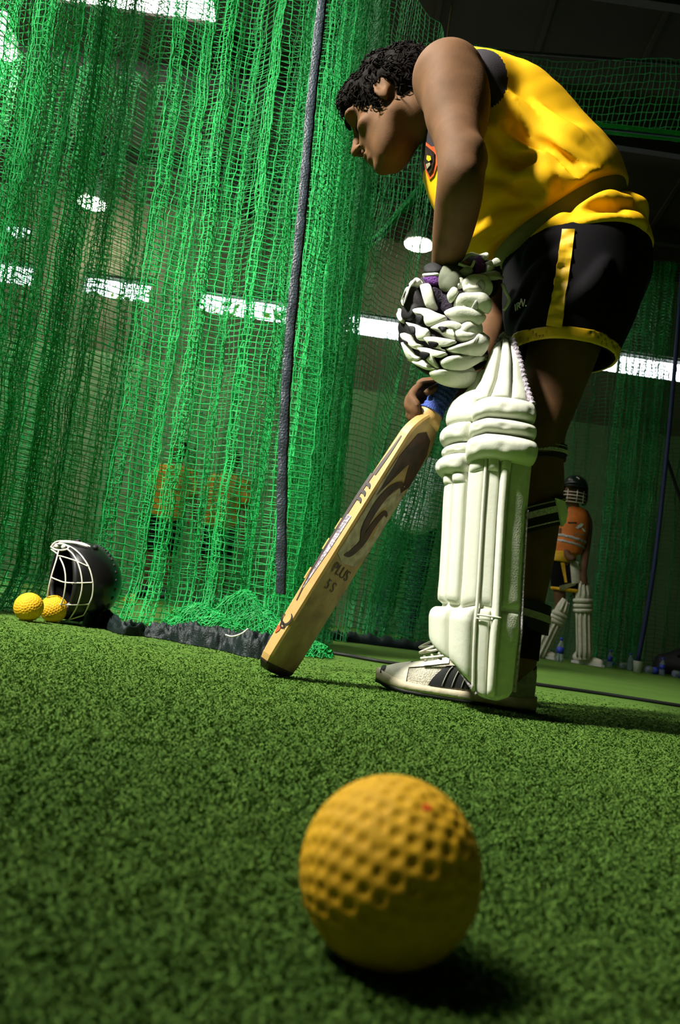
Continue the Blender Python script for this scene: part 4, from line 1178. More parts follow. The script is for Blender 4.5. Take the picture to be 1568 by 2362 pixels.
# straps round the calf
def strap(y, w, leg_i, rpx, tilt, bands, name='strap'):
    c_ = at(1250 if leg_i == 0 else (1244 if leg_i == 1 else 1224), y, 1.495); r_ = rad(rpx, c_); hw = rad(w / 2, c_)
    def ring(k0, k1, ro, n=30):
        th = np.linspace(math.radians(-50), math.radians(190), n); G = []
        for t in th:
            n_ = np.array((math.sin(t), -math.cos(t), 0)); p = c_ + n_ * (r_ + ro) + np.array((0, 0, tilt * math.sin(t)))
            G.append([p + np.array((0, 0, hw * k0)), p + np.array((0, 0, hw * k1))])
        return np.array(G)
    G = ring(-1, 1, .003); s_ = thicken(G, .003).build(name, M['plum'], pad)
    for k0, k1, m_ in bands: MB().grid(ring(k0, k1, .0048)).build('strap_stripe', m_, s_)
strap(1046, 34, 0, 51, .004, [(-.25, .25, M['strapw']), (.62, .74, M['shoeg'])])
strap(1192, 66, 1, 50, .018, [(-.05, .42, M['strapw']), (.72, .82, M['shoeg']), (-.74, -.64, M['strapw'])])
strap(1420, 66, 2, 40, -.006, [(-.2, .3, M['shoeg'])])
G = patch(B, [(1274, 1150), (1290, 1156), (1302, 1216), (1284, 1214)], 3, 6, .012); thicken(G, .005).build('strap_tab', M['padside'], pad)

# ================================================================ GLOVE WORN ON THE LEFT HAND
GL = Field((-.02, 1.32, .45), (.36, 1.68, .92), .0035)
GLF = [[J(952, 728, 1.480, 27), J(985, 748, 1.445, 25), J(1045, 762, 1.430, 24), J(1092, 776, 1.445, 21)],
       [J(943, 755, 1.485, 26), J(978, 783, 1.445, 25), J(1040, 798, 1.425, 24), J(1098, 803, 1.440, 21)],
       [J(943, 782, 1.490, 25), J(975, 812, 1.450, 24), J(1030, 830, 1.430, 23), J(1086, 836, 1.445, 20)],
       [J(955, 808, 1.495, 23), J(985, 838, 1.455, 22), J(1030, 858, 1.440, 21), J(1072, 864, 1.450, 18)]]
GL.chain([J(1026, 640, 1.480, 40), J(995, 690, 1.475, 50), J(975, 740, 1.485, 48)], .015)
GL.chain([J(975, 745, 1.490, 45), J(985, 800, 1.505, 40)], .015)
for fg in GLF: GL.chain(fg, .006)
GL.chain([J(1010, 655, 1.460, 30), J(1040, 660, 1.440, 24), J(1045, 690, 1.435, 20), J(1040, 715, 1.435, 16)], .01)     # thumb
GL.cone(at(1060, 740, 1.49), at(1090, 820, 1.49), .03, .03, .01)
glove = GL.mesh('batting_glove', M['gloveb'], man, 2)
tag(glove, 'black and white batting glove worn on the near hand')
def plate(field, poly, base, t, m, name, parent, smooth_n=5, skirt=.006, dflt=1.44):
    """a padded plate: pixel outline laid on a surface, rounded up to t metres"""
    C_ = spline(list(poly) + [poly[0]], smooth_n * len(poly) + 1)[:-1] if smooth_n else np.array(poly, float)
    n_ = len(C_); c0 = C_.mean(0); rings = []
    def lay(q, off):
        p = field.hit(q[0], q[1], off)
        if p is None: 
            qq = q * .6 + c0 * .4; p0_ = field.hit(qq[0], qq[1], 0); Yd = p0_[1] if p0_ is not None else dflt
            p = at(q[0], q[1], Yd) + nrm(ORI - at(q[0], q[1], Yd)) * off
        return p
    for s_, h_ in ((1.0, -skirt), (1.0, .35), (.94, .72), (.80, .95), (.5, 1.0)):
        rings.append([lay(c0 + (q - c0) * s_, base + (h_ * t if h_ > 0 else h_)) for q in C_])
    rings.append([lay(c0, base + t * 1.02)] * 1)
    V = [p for r in rings for p in r]; f = []
    for i in range(4):
        for k in range(n_): f.append((i * n_ + k, i * n_ + (k + 1) % n_, (i + 1) * n_ + (k + 1) % n_, (i + 1) * n_ + k))
    last = len(V) - 1
    for k in range(n_): f.append((4 * n_ + k, 4 * n_ + (k + 1) % n_, last))
    f.append(tuple(range(n_ - 1, -1, -1)))
    V = np.array(V); 
    for i in range(1, 5):                                   # even out each ring
        r = V[i * n_:(i + 1) * n_]; V[i * n_:(i + 1) * n_] = .5 * r + .25 * np.roll(r, 1, 0) + .25 * np.roll(r, -1, 0)
    return mesh_obj(name, V, f, m, parent)
def cpx(l, ox=880, oy=560, s=4.126): return [(ox + x / s, oy + y / s) for x, y in l]
GW, GB, GG, GP = M['glovew'], M['gloveb'], M['gloveg'], M['purple']
# back of the hand
plate(GL, cpx([(205, 590), (235, 470), (285, 365), (340, 350), (390, 380), (330, 440), (275, 460), (225, 600)]), .004, .008, GW, 'side_guard', glove)
plate(GL, cpx([(375, 420), (465, 415), (500, 560), (520, 640), (440, 655), (405, 560)]), .004, .009, GW, 'back_strip', glove)
plate(GL, cpx([(240, 560), (275, 460), (335, 435), (375, 500), (425, 640), (350, 665), (300, 740), (215, 720)]), .003, .009, mat('dark_grey_leather', (.014, .012, .013), .65, bump=.1, bscale=120, spec=.2), 'back_panel', glove)
plate(GL, cpx([(178, 640), (205, 640), (225, 720), (215, 770), (185, 740)]), .004, .006, GW, 'side_guard', glove)
# finger rolls: three rows of arrow-shaped plates and the big tip rolls
prox = [[(300, 665), (380, 662), (470, 690), (545, 720), (625, 745), (560, 775), (470, 800), (430, 780), (400, 720), (345, 705)],
        [(248, 775), (330, 785), (400, 850), (470, 870), (430, 930), (365, 925), (340, 860), (290, 830)],
        [(215, 855), (280, 880), (330, 950), (400, 975), (360, 1020), (300, 1000), (280, 930), (235, 905)],
        [(222, 945), (270, 975), (320, 1060), (380, 1090), (340, 1120), (290, 1080), (255, 1010)]]
for q in prox: plate(GL, cpx(q), .005, .009, GW, 'finger_plate', glove, 3)
prox_b = [[(350, 712), (420, 728), (410, 770), (385, 782)], [(285, 830), (345, 842), (355, 885), (325, 890)], [(240, 905), (295, 935), (300, 975), (275, 970)]]
for q in prox_b: plate(GL, cpx(q), .012, .004, GB, 'finger_notch', glove, 4, skirt=.002)
midp = [[(465, 810), (560, 775), (660, 770), (750, 800), (755, 830), (680, 850), (640, 890), (700, 945), (600, 900), (530, 850)],
        [(405, 912), (500, 915), (620, 935), (710, 955), (640, 985), (560, 990), (620, 1075), (520, 1020), (460, 960)],
        [(350, 1012), (430, 1020), (540, 1050), (630, 1075), (560, 1100), (500, 1090), (570, 1190), (470, 1120), (410, 1060)],
        [(310, 1085), (390, 1110), (480, 1160), (560, 1195), (490, 1210), (400, 1170)]]
for q in midp: plate(GL, cpx(q), .006, .010, GW, 'finger_plate', glove, 3)
for q in [[(530, 840), (640, 850), (610, 890), (570, 895)], [(460, 940), (560, 960), (520, 1000), (490, 985)], [(400, 1045), (490, 1070), (450, 1105), (420, 1085)]]: plate(GL, cpx(q), .014, .004, GB, 'finger_notch', glove, 4, skirt=.002)
tips = [[(650, 870), (720, 820), (760, 790), (860, 780), (915, 820), (922, 880), (890, 930), (800, 955), (710, 930)],
        [(600, 1000), (700, 975), (830, 950), (925, 890), (978, 930), (968, 1010), (900, 1060), (760, 1085), (660, 1060)],
        [(550, 1120), (640, 1090), (780, 1090), (955, 1045), (965, 1090), (920, 1130), (830, 1160), (720, 1190), (610, 1185)],
        [(465, 1215), (560, 1190), (700, 1195), (850, 1170), (872, 1230), (865, 1300), (790, 1325), (640, 1315), (520, 1270)]]
for q in tips: plate(GL, cpx(q), .005, .013, GW, 'finger_roll', glove, 4)
# thumb guard, cuff, wrist wool
plate(GL, cpx([(590, 235), (650, 222), (725, 245), (738, 330), (715, 450), (670, 485), (560, 440), (550, 360)]), .004, .012, GG if False else mat('dull_glove_leather', (.13, .145, .09), .7, var=.1, scale=60), 'thumb_guard', glove)
plate(GL, cpx([(430, 260), (500, 228), (580, 228), (570, 310), (430, 322)]), .006, .006, GB, 'cuff', glove)
plate(GL, cpx([(410, 330), (540, 318), (548, 335), (420, 350)]), .007, .005, GW, 'cuff_edge', glove, 4)
plate(GL, cpx([(402, 360), (540, 340), (545, 405), (460, 415)]), .005, .006, GP, 'wristband', glove)
plate(GL, cpx([(480, 425), (560, 440), (640, 500), (690, 620), (600, 700), (520, 640), (490, 540)]), .003, .005, mat('dark_purple_knit', (.014, .006, .02), .8, bump=.5, bscale=250), 'palm_knit', glove)
plate(GL, cpx([(600, 690), (700, 700), (830, 715), (800, 745), (690, 740), (620, 720)]), .004, .005, GP, 'wristband', glove)

# ================================================================ THE SECOND GLOVE, TUCKED UNDER THE WRIST
GH = Field((.02, 1.28, .5), (.38, 1.62, .92), .0035)
hg_root = at(1100, 665, 1.42)
GH.chain([J(1070, 640, 1.450, 34), J(1095, 655, 1.450, 36), J(1120, 660, 1.450, 30)], .01)
for a_, b_, r_ in (((1060, 656, 1.430), (1118, 661, 1.425), 16), ((1045, 682, 1.420), (1115, 697, 1.415), 18), ((1045, 724, 1.420), (1100, 730, 1.420), 15), ((1080, 638, 1.460), (1145, 640, 1.460), 12)):
    GH.chain([J(*a_, r_), J(*b_, r_)], .005)
GH.chain([J(1085, 605, 1.450, 16), J(1108, 612, 1.445, 16), J(1140, 618, 1.450, 14)], .01)
g2 = GH.mesh('batting_glove', M['gloveb'], None, 2)
tag(g2, 'spare white batting glove with purple wool tucked beside the wrist, against the shorts', 'glove')
for q, m_, nm, t_ in (
    ([(755, 380), (820, 350), (930, 345), (1010, 375), (1030, 430), (990, 480), (880, 492), (790, 470), (755, 420)], GW, 'finger_roll', .012),
    ([(705, 400), (740, 355), (785, 372), (770, 430), (720, 442)], GW, 'finger_plate', .009),
    ([(692, 545), (740, 495), (860, 500), (980, 515), (1022, 570), (1000, 630), (900, 658), (760, 650), (700, 600)], GW, 'finger_roll', .013),
    ([(640, 500), (680, 450), (730, 480), (700, 530), (660, 548)], GW, 'finger_plate', .009),
    ([(615, 665), (700, 635), (850, 650), (960, 690), (930, 745), (800, 760), (690, 730)], GW, 'finger_roll', .010),
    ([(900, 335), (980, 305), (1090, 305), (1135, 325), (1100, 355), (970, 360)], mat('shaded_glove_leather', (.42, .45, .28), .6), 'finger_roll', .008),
    ([(975, 200), (1020, 188), (1045, 230), (1035, 290), (990, 300), (970, 250)], GW, 'cuff_roll', .010),
    ([(1030, 185), (1080, 178), (1118, 215), (1060, 230)], GW, 'cuff_flap', .006),
    ([(870, 180), (920, 150), (965, 190), (970, 280), (910, 305), (880, 260)], GP, 'wristband', .008),
    ([(735, 290), (800, 245), (862, 270), (860, 300), (820, 330), (740, 330)], GG, 'grey_tab', .006),
    ([(850, 590), (900, 545), (930, 600), (890, 620)], GG, 'finger_patch', .0), ([(890, 400), (950, 385), (980, 420), (920, 450)], GG, 'finger_patch', .0)):
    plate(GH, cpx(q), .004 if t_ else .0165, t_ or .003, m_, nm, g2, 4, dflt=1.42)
MB().tube(spline([GH.hit(*q, .010) if GH.hit(*q, .010) is not None else at(*q, 1.43) for q in cpx([(730, 190), (770, 160), (850, 108), (930, 125), (985, 155), (960, 180)])], 24), .0042, 7, flat=(nrm((.2, -1, .3)), .5)).build('cuff_strap', M['glovew'], g2)
MB().tube(spline([at(*q, 1.415) for q in cpx([(730, 200), (800, 225), (850, 235), (885, 170)])], 16), .003, 6).build('cuff_strap', M['glovew'], g2)
MB().tube(spline([at(*q, 1.43) for q in cpx([(1150, 390), (1180, 470), (1212, 540), (1190, 600), (1160, 640)])], 16), .0035, 6).build('edge_piping', M['glovew'], g2)

# ================================================================ THE BAT
toe = on_floor(640, 1563); toe[2] = .004
sho = at(1003, 972, 1.505)
ba = nrm(sho - toe); BLEN = float(np.linalg.norm(sho - toe))
mid = (toe + sho) / 2; vv = nrm(mid - ORI)
e1 = nrm(-vv - ba * np.dot(-vv, ba)); e2 = np.cross(ba, e1)
if np.dot(e2, (1, 0, 0)) < 0: e2 = -e2
TH = math.radians(58)
bn = math.cos(TH) * e1 + math.sin(TH) * e2                 # the face looks this way
bw = -math.sin(TH) * e1 + math.cos(TH) * e2                # across the face, away from the visible edge
bat = empty('cricket_bat', tuple(toe), 'worn wooden bat leaning toe-down on the turf, blue handle grip', 'bat')
HW = .052
def bat_section(s):
    """outline at s metres from the toe: list of (across, depth) - depth 0 is the face"""
    k = min(1, s / .03) ** .5 if s < .03 else 1
    sw = 1.0
    if s > BLEN - .06: sw = 1 - .55 * ((s - BLEN + .06) / .06) ** 1.8
    hwid = HW * sw * (.86 + .14 * k); ed = .030 * (.75 + .25 * math.sin(math.pi * min(1, s / BLEN) ** .8)); spine = ed + .026 * math.sin(math.pi * np.clip((s + .02) / (BLEN + .02), 0, 1) ** .75)
    r = .004
    out = [(-hwid + r, -.0005), (-hwid * .5, .0015), (0, .002), (hwid * .5, .0015), (hwid - r, -.0005), (hwid, -r), (hwid, -ed + r), (hwid - r, -ed), (hwid * .45, -ed - (spine - ed) * .55), (.006, -spine), (-.006, -spine), (-hwid * .45, -ed - (spine - ed) * .55), (-hwid + r, -ed), (-hwid, -ed + r), (-hwid, -r)]
    return out
ss = np.concatenate([[0, .002, .006, .014, .026], np.linspace(.045, BLEN - .065, 24), BLEN - .06 + .06 * np.linspace(0, 1, 8)])
rings = []
for s in ss:
    sec = bat_section(s); k = 1 - .30 * max(0, 1 - s / .02) ** 2
    rings.append([toe + ba * s + bw * (a * k) + bn * ((b + .02) * k - .02) for a, b in sec])
rings = np.array(rings); ns = rings.shape[1]
f = [(i * ns + k, (i + 1) * ns + k, (i + 1) * ns + (k + 1) % ns, i * ns + (k + 1) % ns) for i in range(len(ss) - 1) for k in range(ns)]
f += [tuple(range(ns)), tuple((len(ss) - 1) * ns + k for k in range(ns - 1, -1, -1))]
lift = max(0, .001 - rings[..., 2].min()); toe = toe + np.array((0, 0, lift)); rings[..., 2] += lift
blade = mesh_obj('blade', rings.reshape(-1, 3), f, M['willow'], bat)
bm_ = bmesh.new(); bm_.from_mesh(blade.data); bmesh.ops.recalc_face_normals(bm_, faces=bm_.faces); bm_.to_mesh(blade.data); bm_.free()
blade.data.materials.append(M['willowface'])
for p in blade.data.polygons:
    p.use_smooth = False
    if np.dot(np.array(p.normal), bn) > .85: p.material_index = 1
tc_ = []
for s in (0, .002, .006, .012, .016):
    sec = bat_section(s); k = 1 - .30 * max(0, 1 - s / .02) ** 2 + (.035 if s < .013 else .01)
    tc_.append([toe + ba * (s - .0012) + bw * (a * k) + bn * ((b + .02) * k - .02) for a, b in sec])
tc_ = np.array(tc_); tc_[..., 2] = np.maximum(tc_[..., 2], .0006)
mesh_obj('toe_guard', tc_.reshape(-1, 3), [(i * ns + k, (i + 1) * ns + k, (i + 1) * ns + (k + 1) % ns, i * ns + (k + 1) % ns) for i in range(4) for k in range(ns)] + [tuple(range(ns))], M['inkbrown'], bat, smooth=False)
def bp(s, a, off=.0008):
    """point on the face: s along, a across"""
    hwid = HW; return toe + ba * s + bw * a + bn * (.002 * (1 - (a / hwid) ** 2) + off)
def be(s, d, off=.0008):
    """point on the visible edge: s along, d back from the face"""
    sw = HW * (1 - .55 * max(0, (s - BLEN + .06) / .06) ** 1.8); return toe + ba * s - bw * (sw + off) - bn * d
def ribbon(pts2, widths, fn, m, name, parent=None, n=30):
    C_ = spline(pts2, n); w_ = np.interp(np.linspace(0, 1, n), np.linspace(0, 1, len(widths)), widths)
    T_ = np.gradient(C_, axis=0); T_ /= np.linalg.norm(T_, axis=1)[:, None]; N_ = np.stack([-T_[:, 1], T_[:, 0]], 1)
    G = np.array([[fn(*(C_[i] + N_[i] * w_[i] * k)) for k in (-1, 0, 1)] for i in range(n)])
    return MB().grid(G).build(name, m, parent or bat)
# stickers on the face: dark panel at the shoulder, a big hooked swoosh, its tail, lettering
def face_poly(pts, m, name, off=.0010):
    V = [bp(s, a, off) for s, a in pts]; c_ = np.mean(V, 0); n_ = len(V)
    return mesh_obj(name, [c_] + V, [(0, 1 + i, 1 + (i + 1) % n_) for i in range(n_)], m, bat, smooth=False)
L = BLEN
face_poly([(L - .045, -.030), (L - .03, -.010), (L - .035, .02), (L - .06, .040), (L - .13, .046), (L - .15, .030), (L - .10, .0), (L - .12, -.02), (L - .19, -.040), (L - .11, -.044)], M['inkbrown'], 'face_sticker')
face_poly([(L - .10, -.046), (L - .17, -.048), (L - .27, -.046), (L - .27, -.030), (L - .19, -.012), (L - .15, .012), (L - .135, .028), (L - .15, .040), (L - .28, .046), (L - .32, .030), (L - .33, -.02), (L - .32, -.048)], M['inkgrey'], 'face_sticker', .0008)
ribbon([(L - .150, .030), (L - .140, .012), (L - .165, -.012), (L - .205, -.022), (L - .25, -.018), (L - .275, -.004)], [.003, .006, .010, .011, .009, .003], bp_hi := (lambda s, a: bp(s, a, .0016)), M['inkbrown'], 'swoosh_print')
ribbon([(L - .205, .030), (L - .205, .014), (L - .235, .004), (L - .275, .002), (L - .305, -.012), (L - .315, -.028)], [.003, .006, .009, .010, .008, .002], bp_hi, M['inkbrown'], 'swoosh_print')
def bat_text(txt, s, a, size, m, alongrot=1):
    cu = bpy.data.curves.new('t', 'FONT'); cu.body = txt; cu.size = size; cu.extrude = .0002; cu.align_x = 'CENTER'; cu.align_y = 'CENTER'
    o = text_mesh('lettering', cu, m); p = bp(s, a, .0014); x_ = bw; y_ = ba; z_ = np.cross(x_, y_)
    if np.dot(z_, bn) < 0: x_ = -x_; z_ = -z_
    o.parent = bat; l = Vector(p) - wloc(bat)
    o.matrix_local = Matrix(((x_[0], y_[0], z_[0], l.x), (x_[1], y_[1], z_[1], l.y), (x_[2], y_[2], z_[2], l.z), (0, 0, 0, 1)))
bat_text('PLUS', L - .345, -.006, .030, M['inkbrown']); bat_text('5 S', L - .378, -.012, .028, M['inkbrown'])
# edge: tape strip, black scuffs, small printed logo and a red mark
ribbon([(.16, .021), (.25, .019), (.32, .018)], [.0010, .0045, .0050], be_hi := (lambda s, d: be(s, d, .0010)), M['piping'], 'edge_tape')
ribbon([(.135, .018), (.20, .0245), (.34, .026), (.41, .024)], [.0008, .0022, .003, .0035], be_hi, M['inkbrown'], 'edge_scuff')
for s in (.35, .365, .382): ribbon([(s, .012), (s + .006, .018), (s + .004, .025)], [.001, .004, .002], lambda s_, d: be(s_, d, .0014), M['inkblack'], 'edge_print', n=8)
ribbon([(.41, .020), (.46, .016), (.50, .014)], [.004, .003, .001], be_hi, M['inkbrown'], 'edge_print')
lg = []
for t in np.linspace(.35, 5.2, 22): lg.append((.098 + .012 * math.cos(t), .0150 - .0098 * math.sin(t)))
ribbon(lg, [.0009, .0018, .002, .0018, .001], lambda s_, d: be(s_, d, .0015), M['inkblack'], 'edge_logo', n=40)
ribbon([(.090, .024), (.087, .014), (.079, .008)], [.0008, .0018, .0006], lambda s_, d: be(s_, d, .0015), M['inkblack'], 'edge_logo', n=14)
ribbon([(.088, .021), (.080, .018), (.080, .012), (.086, .008)], [.0008, .0014, .0014, .0008], lambda s_, d: be(s_, d, .0015), M['inkblack'], 'edge_logo', n=14)
ribbon([(.080, .020), (.073, .019), (.065, .020)], [.0035, .004, .0006], lambda s_, d: be(s_, d, .0013), M['inkred'], 'red_mark', n=10)
# peeling tape bits on the back ridge
for s in (.255, .30, .19):
    c_ = toe + ba * s - bn * .049 - bw * .022; MB().box(c_, [ba, nrm(bn - .6 * bw), nrm(np.cross(ba, nrm(bn - .6 * bw)))], (.012, .003, .0012)).build('peeling_tape', M['willow'], bat, smooth=False)
# wooden splice collar and wound blue grip
hb = toe + ba * (BLEN - .012) - bn * .017
MB().tube([hb + ba * s for s in (0, .012, .02, .024, .030, .034)], [.030, .027, .024, .0245, .022, .020], 18).build('splice_collar', M['willow'], bat)
gpts = []; grad_ = []
for i in range(70):
    s = .024 + .135 * i / 69; gpts.append(hb + ba * s); grad_.append(.0225 + .0010 * math.sin(i * 1.2) + (.004 * max(0, 1 - i / 6)))
MB().tube(gpts, np.array(grad_), 18).build('handle_grip', M['blue'], bat)
MB().lathe(hb + ba * .159, ba, [(.0225, 0), (.021, .006), (.012, .010)], 16).build('grip_end', M['blue'], bat)

# ================================================================ SHOES
def shoe(heel, toep, name, label, detail=True):
    """running shoe from the floor point under the heel to the one under the toe"""
    heel = np.array(heel, float); toep = np.array(toep, float); heel[2] = toep[2] = 0
    fx = nrm(toep - heel); Ls = np.linalg.norm(toep - heel); fy = np.cross((0, 0, 1), fx); fz = np.array((0, 0, 1.))   # fy = his left
    root = empty(name, tuple(heel + fx * Ls / 2 - np.array(wloc(man)))); root.parent = man; tag(root, label)
    su = np.array([0, .03, .08, .2, .32, .45, .58, .7, .82, .9, .96, 1.0])
    hw = np.array([.018, .028, .034, .036, .037, .040, .046, .049, .045, .036, .024, .010])
    top = np.array([.086, .108, .118, .108, .098, .094, .084, .070, .058, .051, .044, .036])
    bot = np.array([.026, .023, .022, .020, .019, .018, .017, .017, .019, .024, .029, .033])
    def P(u, th, off=0.):
        """u along 0..1, th from 0 (outer bottom) over the top to pi (inner bottom)"""
        w_ = np.interp(u, su, hw) + off; t_ = np.interp(u, su, top) + off; b_ = np.interp(u, su, bot)
        c_ = math.cos(th); s_ = max(math.sin(th), 0)
        lean = .30 * s_
        y = w_ * (abs(c_) ** .75) * (1 if c_ > 0 else -1) * (1 - .18 * s_); z = b_ + (t_ - b_) * s_ ** .72
        x = u * Ls - (off * .3 if u < .1 else 0) + (off if u > .97 else 0)
        return heel + fx * x + fy * y + fz * z
    def sheet(u0, u1, t0, t1, off, nu=24, nt=20, fu=None):
        us = np.linspace(0, 1, nu); ts = np.linspace(0, 1, nt); G = []
        for a in us:
            row = []
            for b in ts:
                th = t0 + (t1 - t0) * b
                if fu: q0, q1 = fu(th); uu = q0 + (q1 - q0) * a
                else: uu = u0 + (u1 - u0) * a
                row.append(P(uu, th, off))
            G.append(row)
        return np.array(G)
    mb = MB(); mb.grid(sheet(0, 1, 0, math.pi, 0, 40, 30)); mb.build('upper', M['shoem'], root)
    # sole: midsole with a raised heel and toe spring, black outsole
    for nm, z0f, z1f, gro, m_ in (('midsole', lambda u: .008 + .010 * max(0, (u - .75) / .25) ** 2, lambda u: np.interp(u, su, bot) + .006, .006, M['sole']), ('outsole', lambda u: .0 + .012 * max(0, (u - .78) / .22) ** 2, lambda u: .010 + .012 * max(0, (u - .78) / .22) ** 2, .004, M['rubber'])):
        rings = []
        for u in np.concatenate([[0], np.linspace(.015, .985, 34), [1]]):
            w_ = np.interp(u, su, hw) + gro; x = u * Ls + (-.006 if u == 0 else .005 if u == 1 else 0)
            z0, z1 = z0f(u), z1f(u); 
            rings.append([heel + fx * x + fy * a + fz * z for a, z in ((-w_ * .94, z0), (w_ * .94, z0), (w_, z0 + .004), (w_ * 1.03, (z0 + z1) / 2), (w_ * .98, z1), (-w_ * .98, z1), (-w_ * 1.03, (z0 + z1) / 2), (-w_, z0 + .004))])
        rings = np.array(rings); k = 8
        f = [(i * k + j, i * k + (j + 1) % k, (i + 1) * k + (j + 1) % k, (i + 1) * k + j) for i in range(len(rings) - 1) for j in range(k)] + [tuple(range(k - 1, -1, -1)), tuple((len(rings) - 1) * k + j for j in range(k))]
        mesh_obj(nm, rings.reshape(-1, 3), f, m_, root)
    pi = math.pi
    MB().grid(sheet(.80, 1.0, .02, pi - .02, .0022, 16, 26)).build('toe_cap', M['shoew'], root)
    MB().grid(sheet(.955, 1.0, .02, pi - .02, .004, 6, 26, fu=lambda th: (.968 - .012 * math.sin(th * 2), .975))).build('toe_bumper', M['rubber'], root)
    for side in (0, 1):
        t = (lambda a: a) if side == 0 else (lambda a: pi - a)
        MB().grid(sheet(.36, .66, t(.05), t(.62), .0028, 20, 10, fu=lambda th: (.40, .66 - .10 * (min(th, pi - th) / .62) ** 1.4))).build('side_panel', M['rubber'], root)
        for q in (.42, .48, .54): MB().tube([P(q + .05 * (1 - k / 6) ** .7 - .02, t(.06 + .5 * k / 6), .0048) for k in range(7)], .0011, 5).build('panel_stitch', M['shoeg'], root)
        MB().grid(sheet(.0, .30, t(.02), t(.75), .0024, 14, 12)).build('heel_counter', M['shoeg'], root)
        MB().tube([P(q, t(.05 + .7 * (1 - (q - .02) / .34)), .004) for q in np.linspace(.02, .36, 12)], np.linspace(.006, .009, 12), 6, flat=(fy, .35)).build('heel_stripe', M['rubber'], root)
        MB().grid(sheet(.55, .80, t(.72), t(1.15), .0026, 14, 10)).build('eyelet_stay', M['shoew'], root)
        for q in (.46, .53, .60): MB().tube([P(q, t(.95), .004), P(q + .012, t(1.0), .004), P(q + .02, t(1.12), .004)], .0022, 6).build('lace_loop', M['rubber'], root)
    # laces
    for k, u in enumerate(np.linspace(.47, .70, 6)):
        MB().tube(spline([P(u, 1.02, .004), P(u + .012, 1.32, .006), P(u + .022, pi / 2, .007), P(u + .03, pi - 1.32, .006), P(u + .034, pi - 1.02, .004)], 12), .0028, 6).build('lace', M['lace'], root)
    kn = P(.46, pi / 2, .012)
    def bow(lst, r=.0026): MB().tube(spline([kn + fx * a + fy * b + fz * c for a, b, c in lst], 30), r, 6).build('lace_bow', M['lace'], root)
    bow([(0, 0, 0), (.02, .02, .010), (.055, .035, -.006), (.085, .032, -.024), (.06, .026, -.016), (.02, .012, -.002), (0, 0, 0)])
    bow([(0, 0, 0), (.015, -.01, .016), (.05, -.012, .010), (.09, -.004, -.014), (.07, .0, -.010), (.02, .0, .004), (0, 0, 0)])
    bow([(0, 0, 0), (-.01, .03, -.004), (.03, .046, -.020), (.08, .045, -.034)])
    bow([(0, 0, 0), (.0, -.02, .0), (.02, -.04, -.016)])
    return root
h0 = on_floor(1238, 1652); t0 = on_floor(872, 1588)
h0 = h0 + np.array((.0, .035, 0)); t0 = t0 + np.array((.0, .012, 0))
shoe(h0, t0, 'running_shoe', 'worn white running shoe with loose laces on the near foot')
r0 = RLEG[-1][0] + np.array((.05, -.06, 0)); r1 = r0 + np.array((-.15, .25, 0))
shoe(r0, r1, 'running_shoe', 'far running shoe behind the near leg')
# sock on the near ankle
sk_ = [J(1206, 1520, 1.485, 33), J(1214, 1440, 1.49, 33.5)]
MB().tube([sk_[0][0], (sk_[0][0] + sk_[1][0]) / 2, sk_[1][0]], [sk_[0][1] + .002, sk_[1][1] + .002, sk_[1][1] + .001], 20).build('sock', M['black'], man)

# ================================================================ OTHER PEOPLE, FURTHER BACK
def body_field(pts, pad_=.16, h=.012):
    P = np.array(pts); return Field(P.min(0) - pad_, P.max(0) + pad_, h)
def shell_of(chains, h, k=.02, lat=None, ls=1., cuts=(), noise=.0):
    P = np.array([p for c in chains for p, r in c]); f = Field(P.min(0) - .22, P.max(0) + .22, h)
    for c in chains: f.chain(c, k, lat, ls)
    if noise: f.noise(14, noise)
    for p, n in cuts: f.plane(p, n)
    return f
def small_pad(top, bot, r, name, parent, mm, facing):
    """leg pad for a distant batsman: shell, canes, three knee rolls, straps"""
    top = np.array(top); bot = np.array(bot); ax = nrm(top - bot); fr = nrm(facing - ax * np.dot(facing, ax)); sd = np.cross(ax, fr); Lp = np.linalg.norm(top - bot)
    root = empty(name, tuple(Vector(bot) - wloc(parent))); root.parent = parent
    def S_(a, s, off): 
        k = 1.0 - .45 * max(0, (s - .80) / .2) ** 1.5
        return bot + ax * s * Lp + (fr * math.cos(a) * 1.0 + sd * math.sin(a)) * (r * k + off)
    G = np.array([[S_(a, s, 0) for a in np.linspace(-1.75, 1.75, 22)] for s in np.linspace(0, 1, 26)]); thicken(G, .015).build('pad_shell', mm, root)
    for a in np.linspace(-1.4, 1.4, 6): MB().tube([S_(a, s, .004) for s in np.linspace(.03, .60, 8)], .011, 6).build('cane', mm, root)
    for a in np.linspace(-.9, .9, 4): MB().tube([S_(a, s, .004) for s in np.linspace(.80, .97, 5)], .010, 6).build('thigh_rib', mm, root)
    for s in (.62, .68, .745): MB().tube([S_(a, s, .008) for a in np.linspace(-1.7, 1.7, 14)], .021, 8).build('knee_roll', mm, root)
    return root
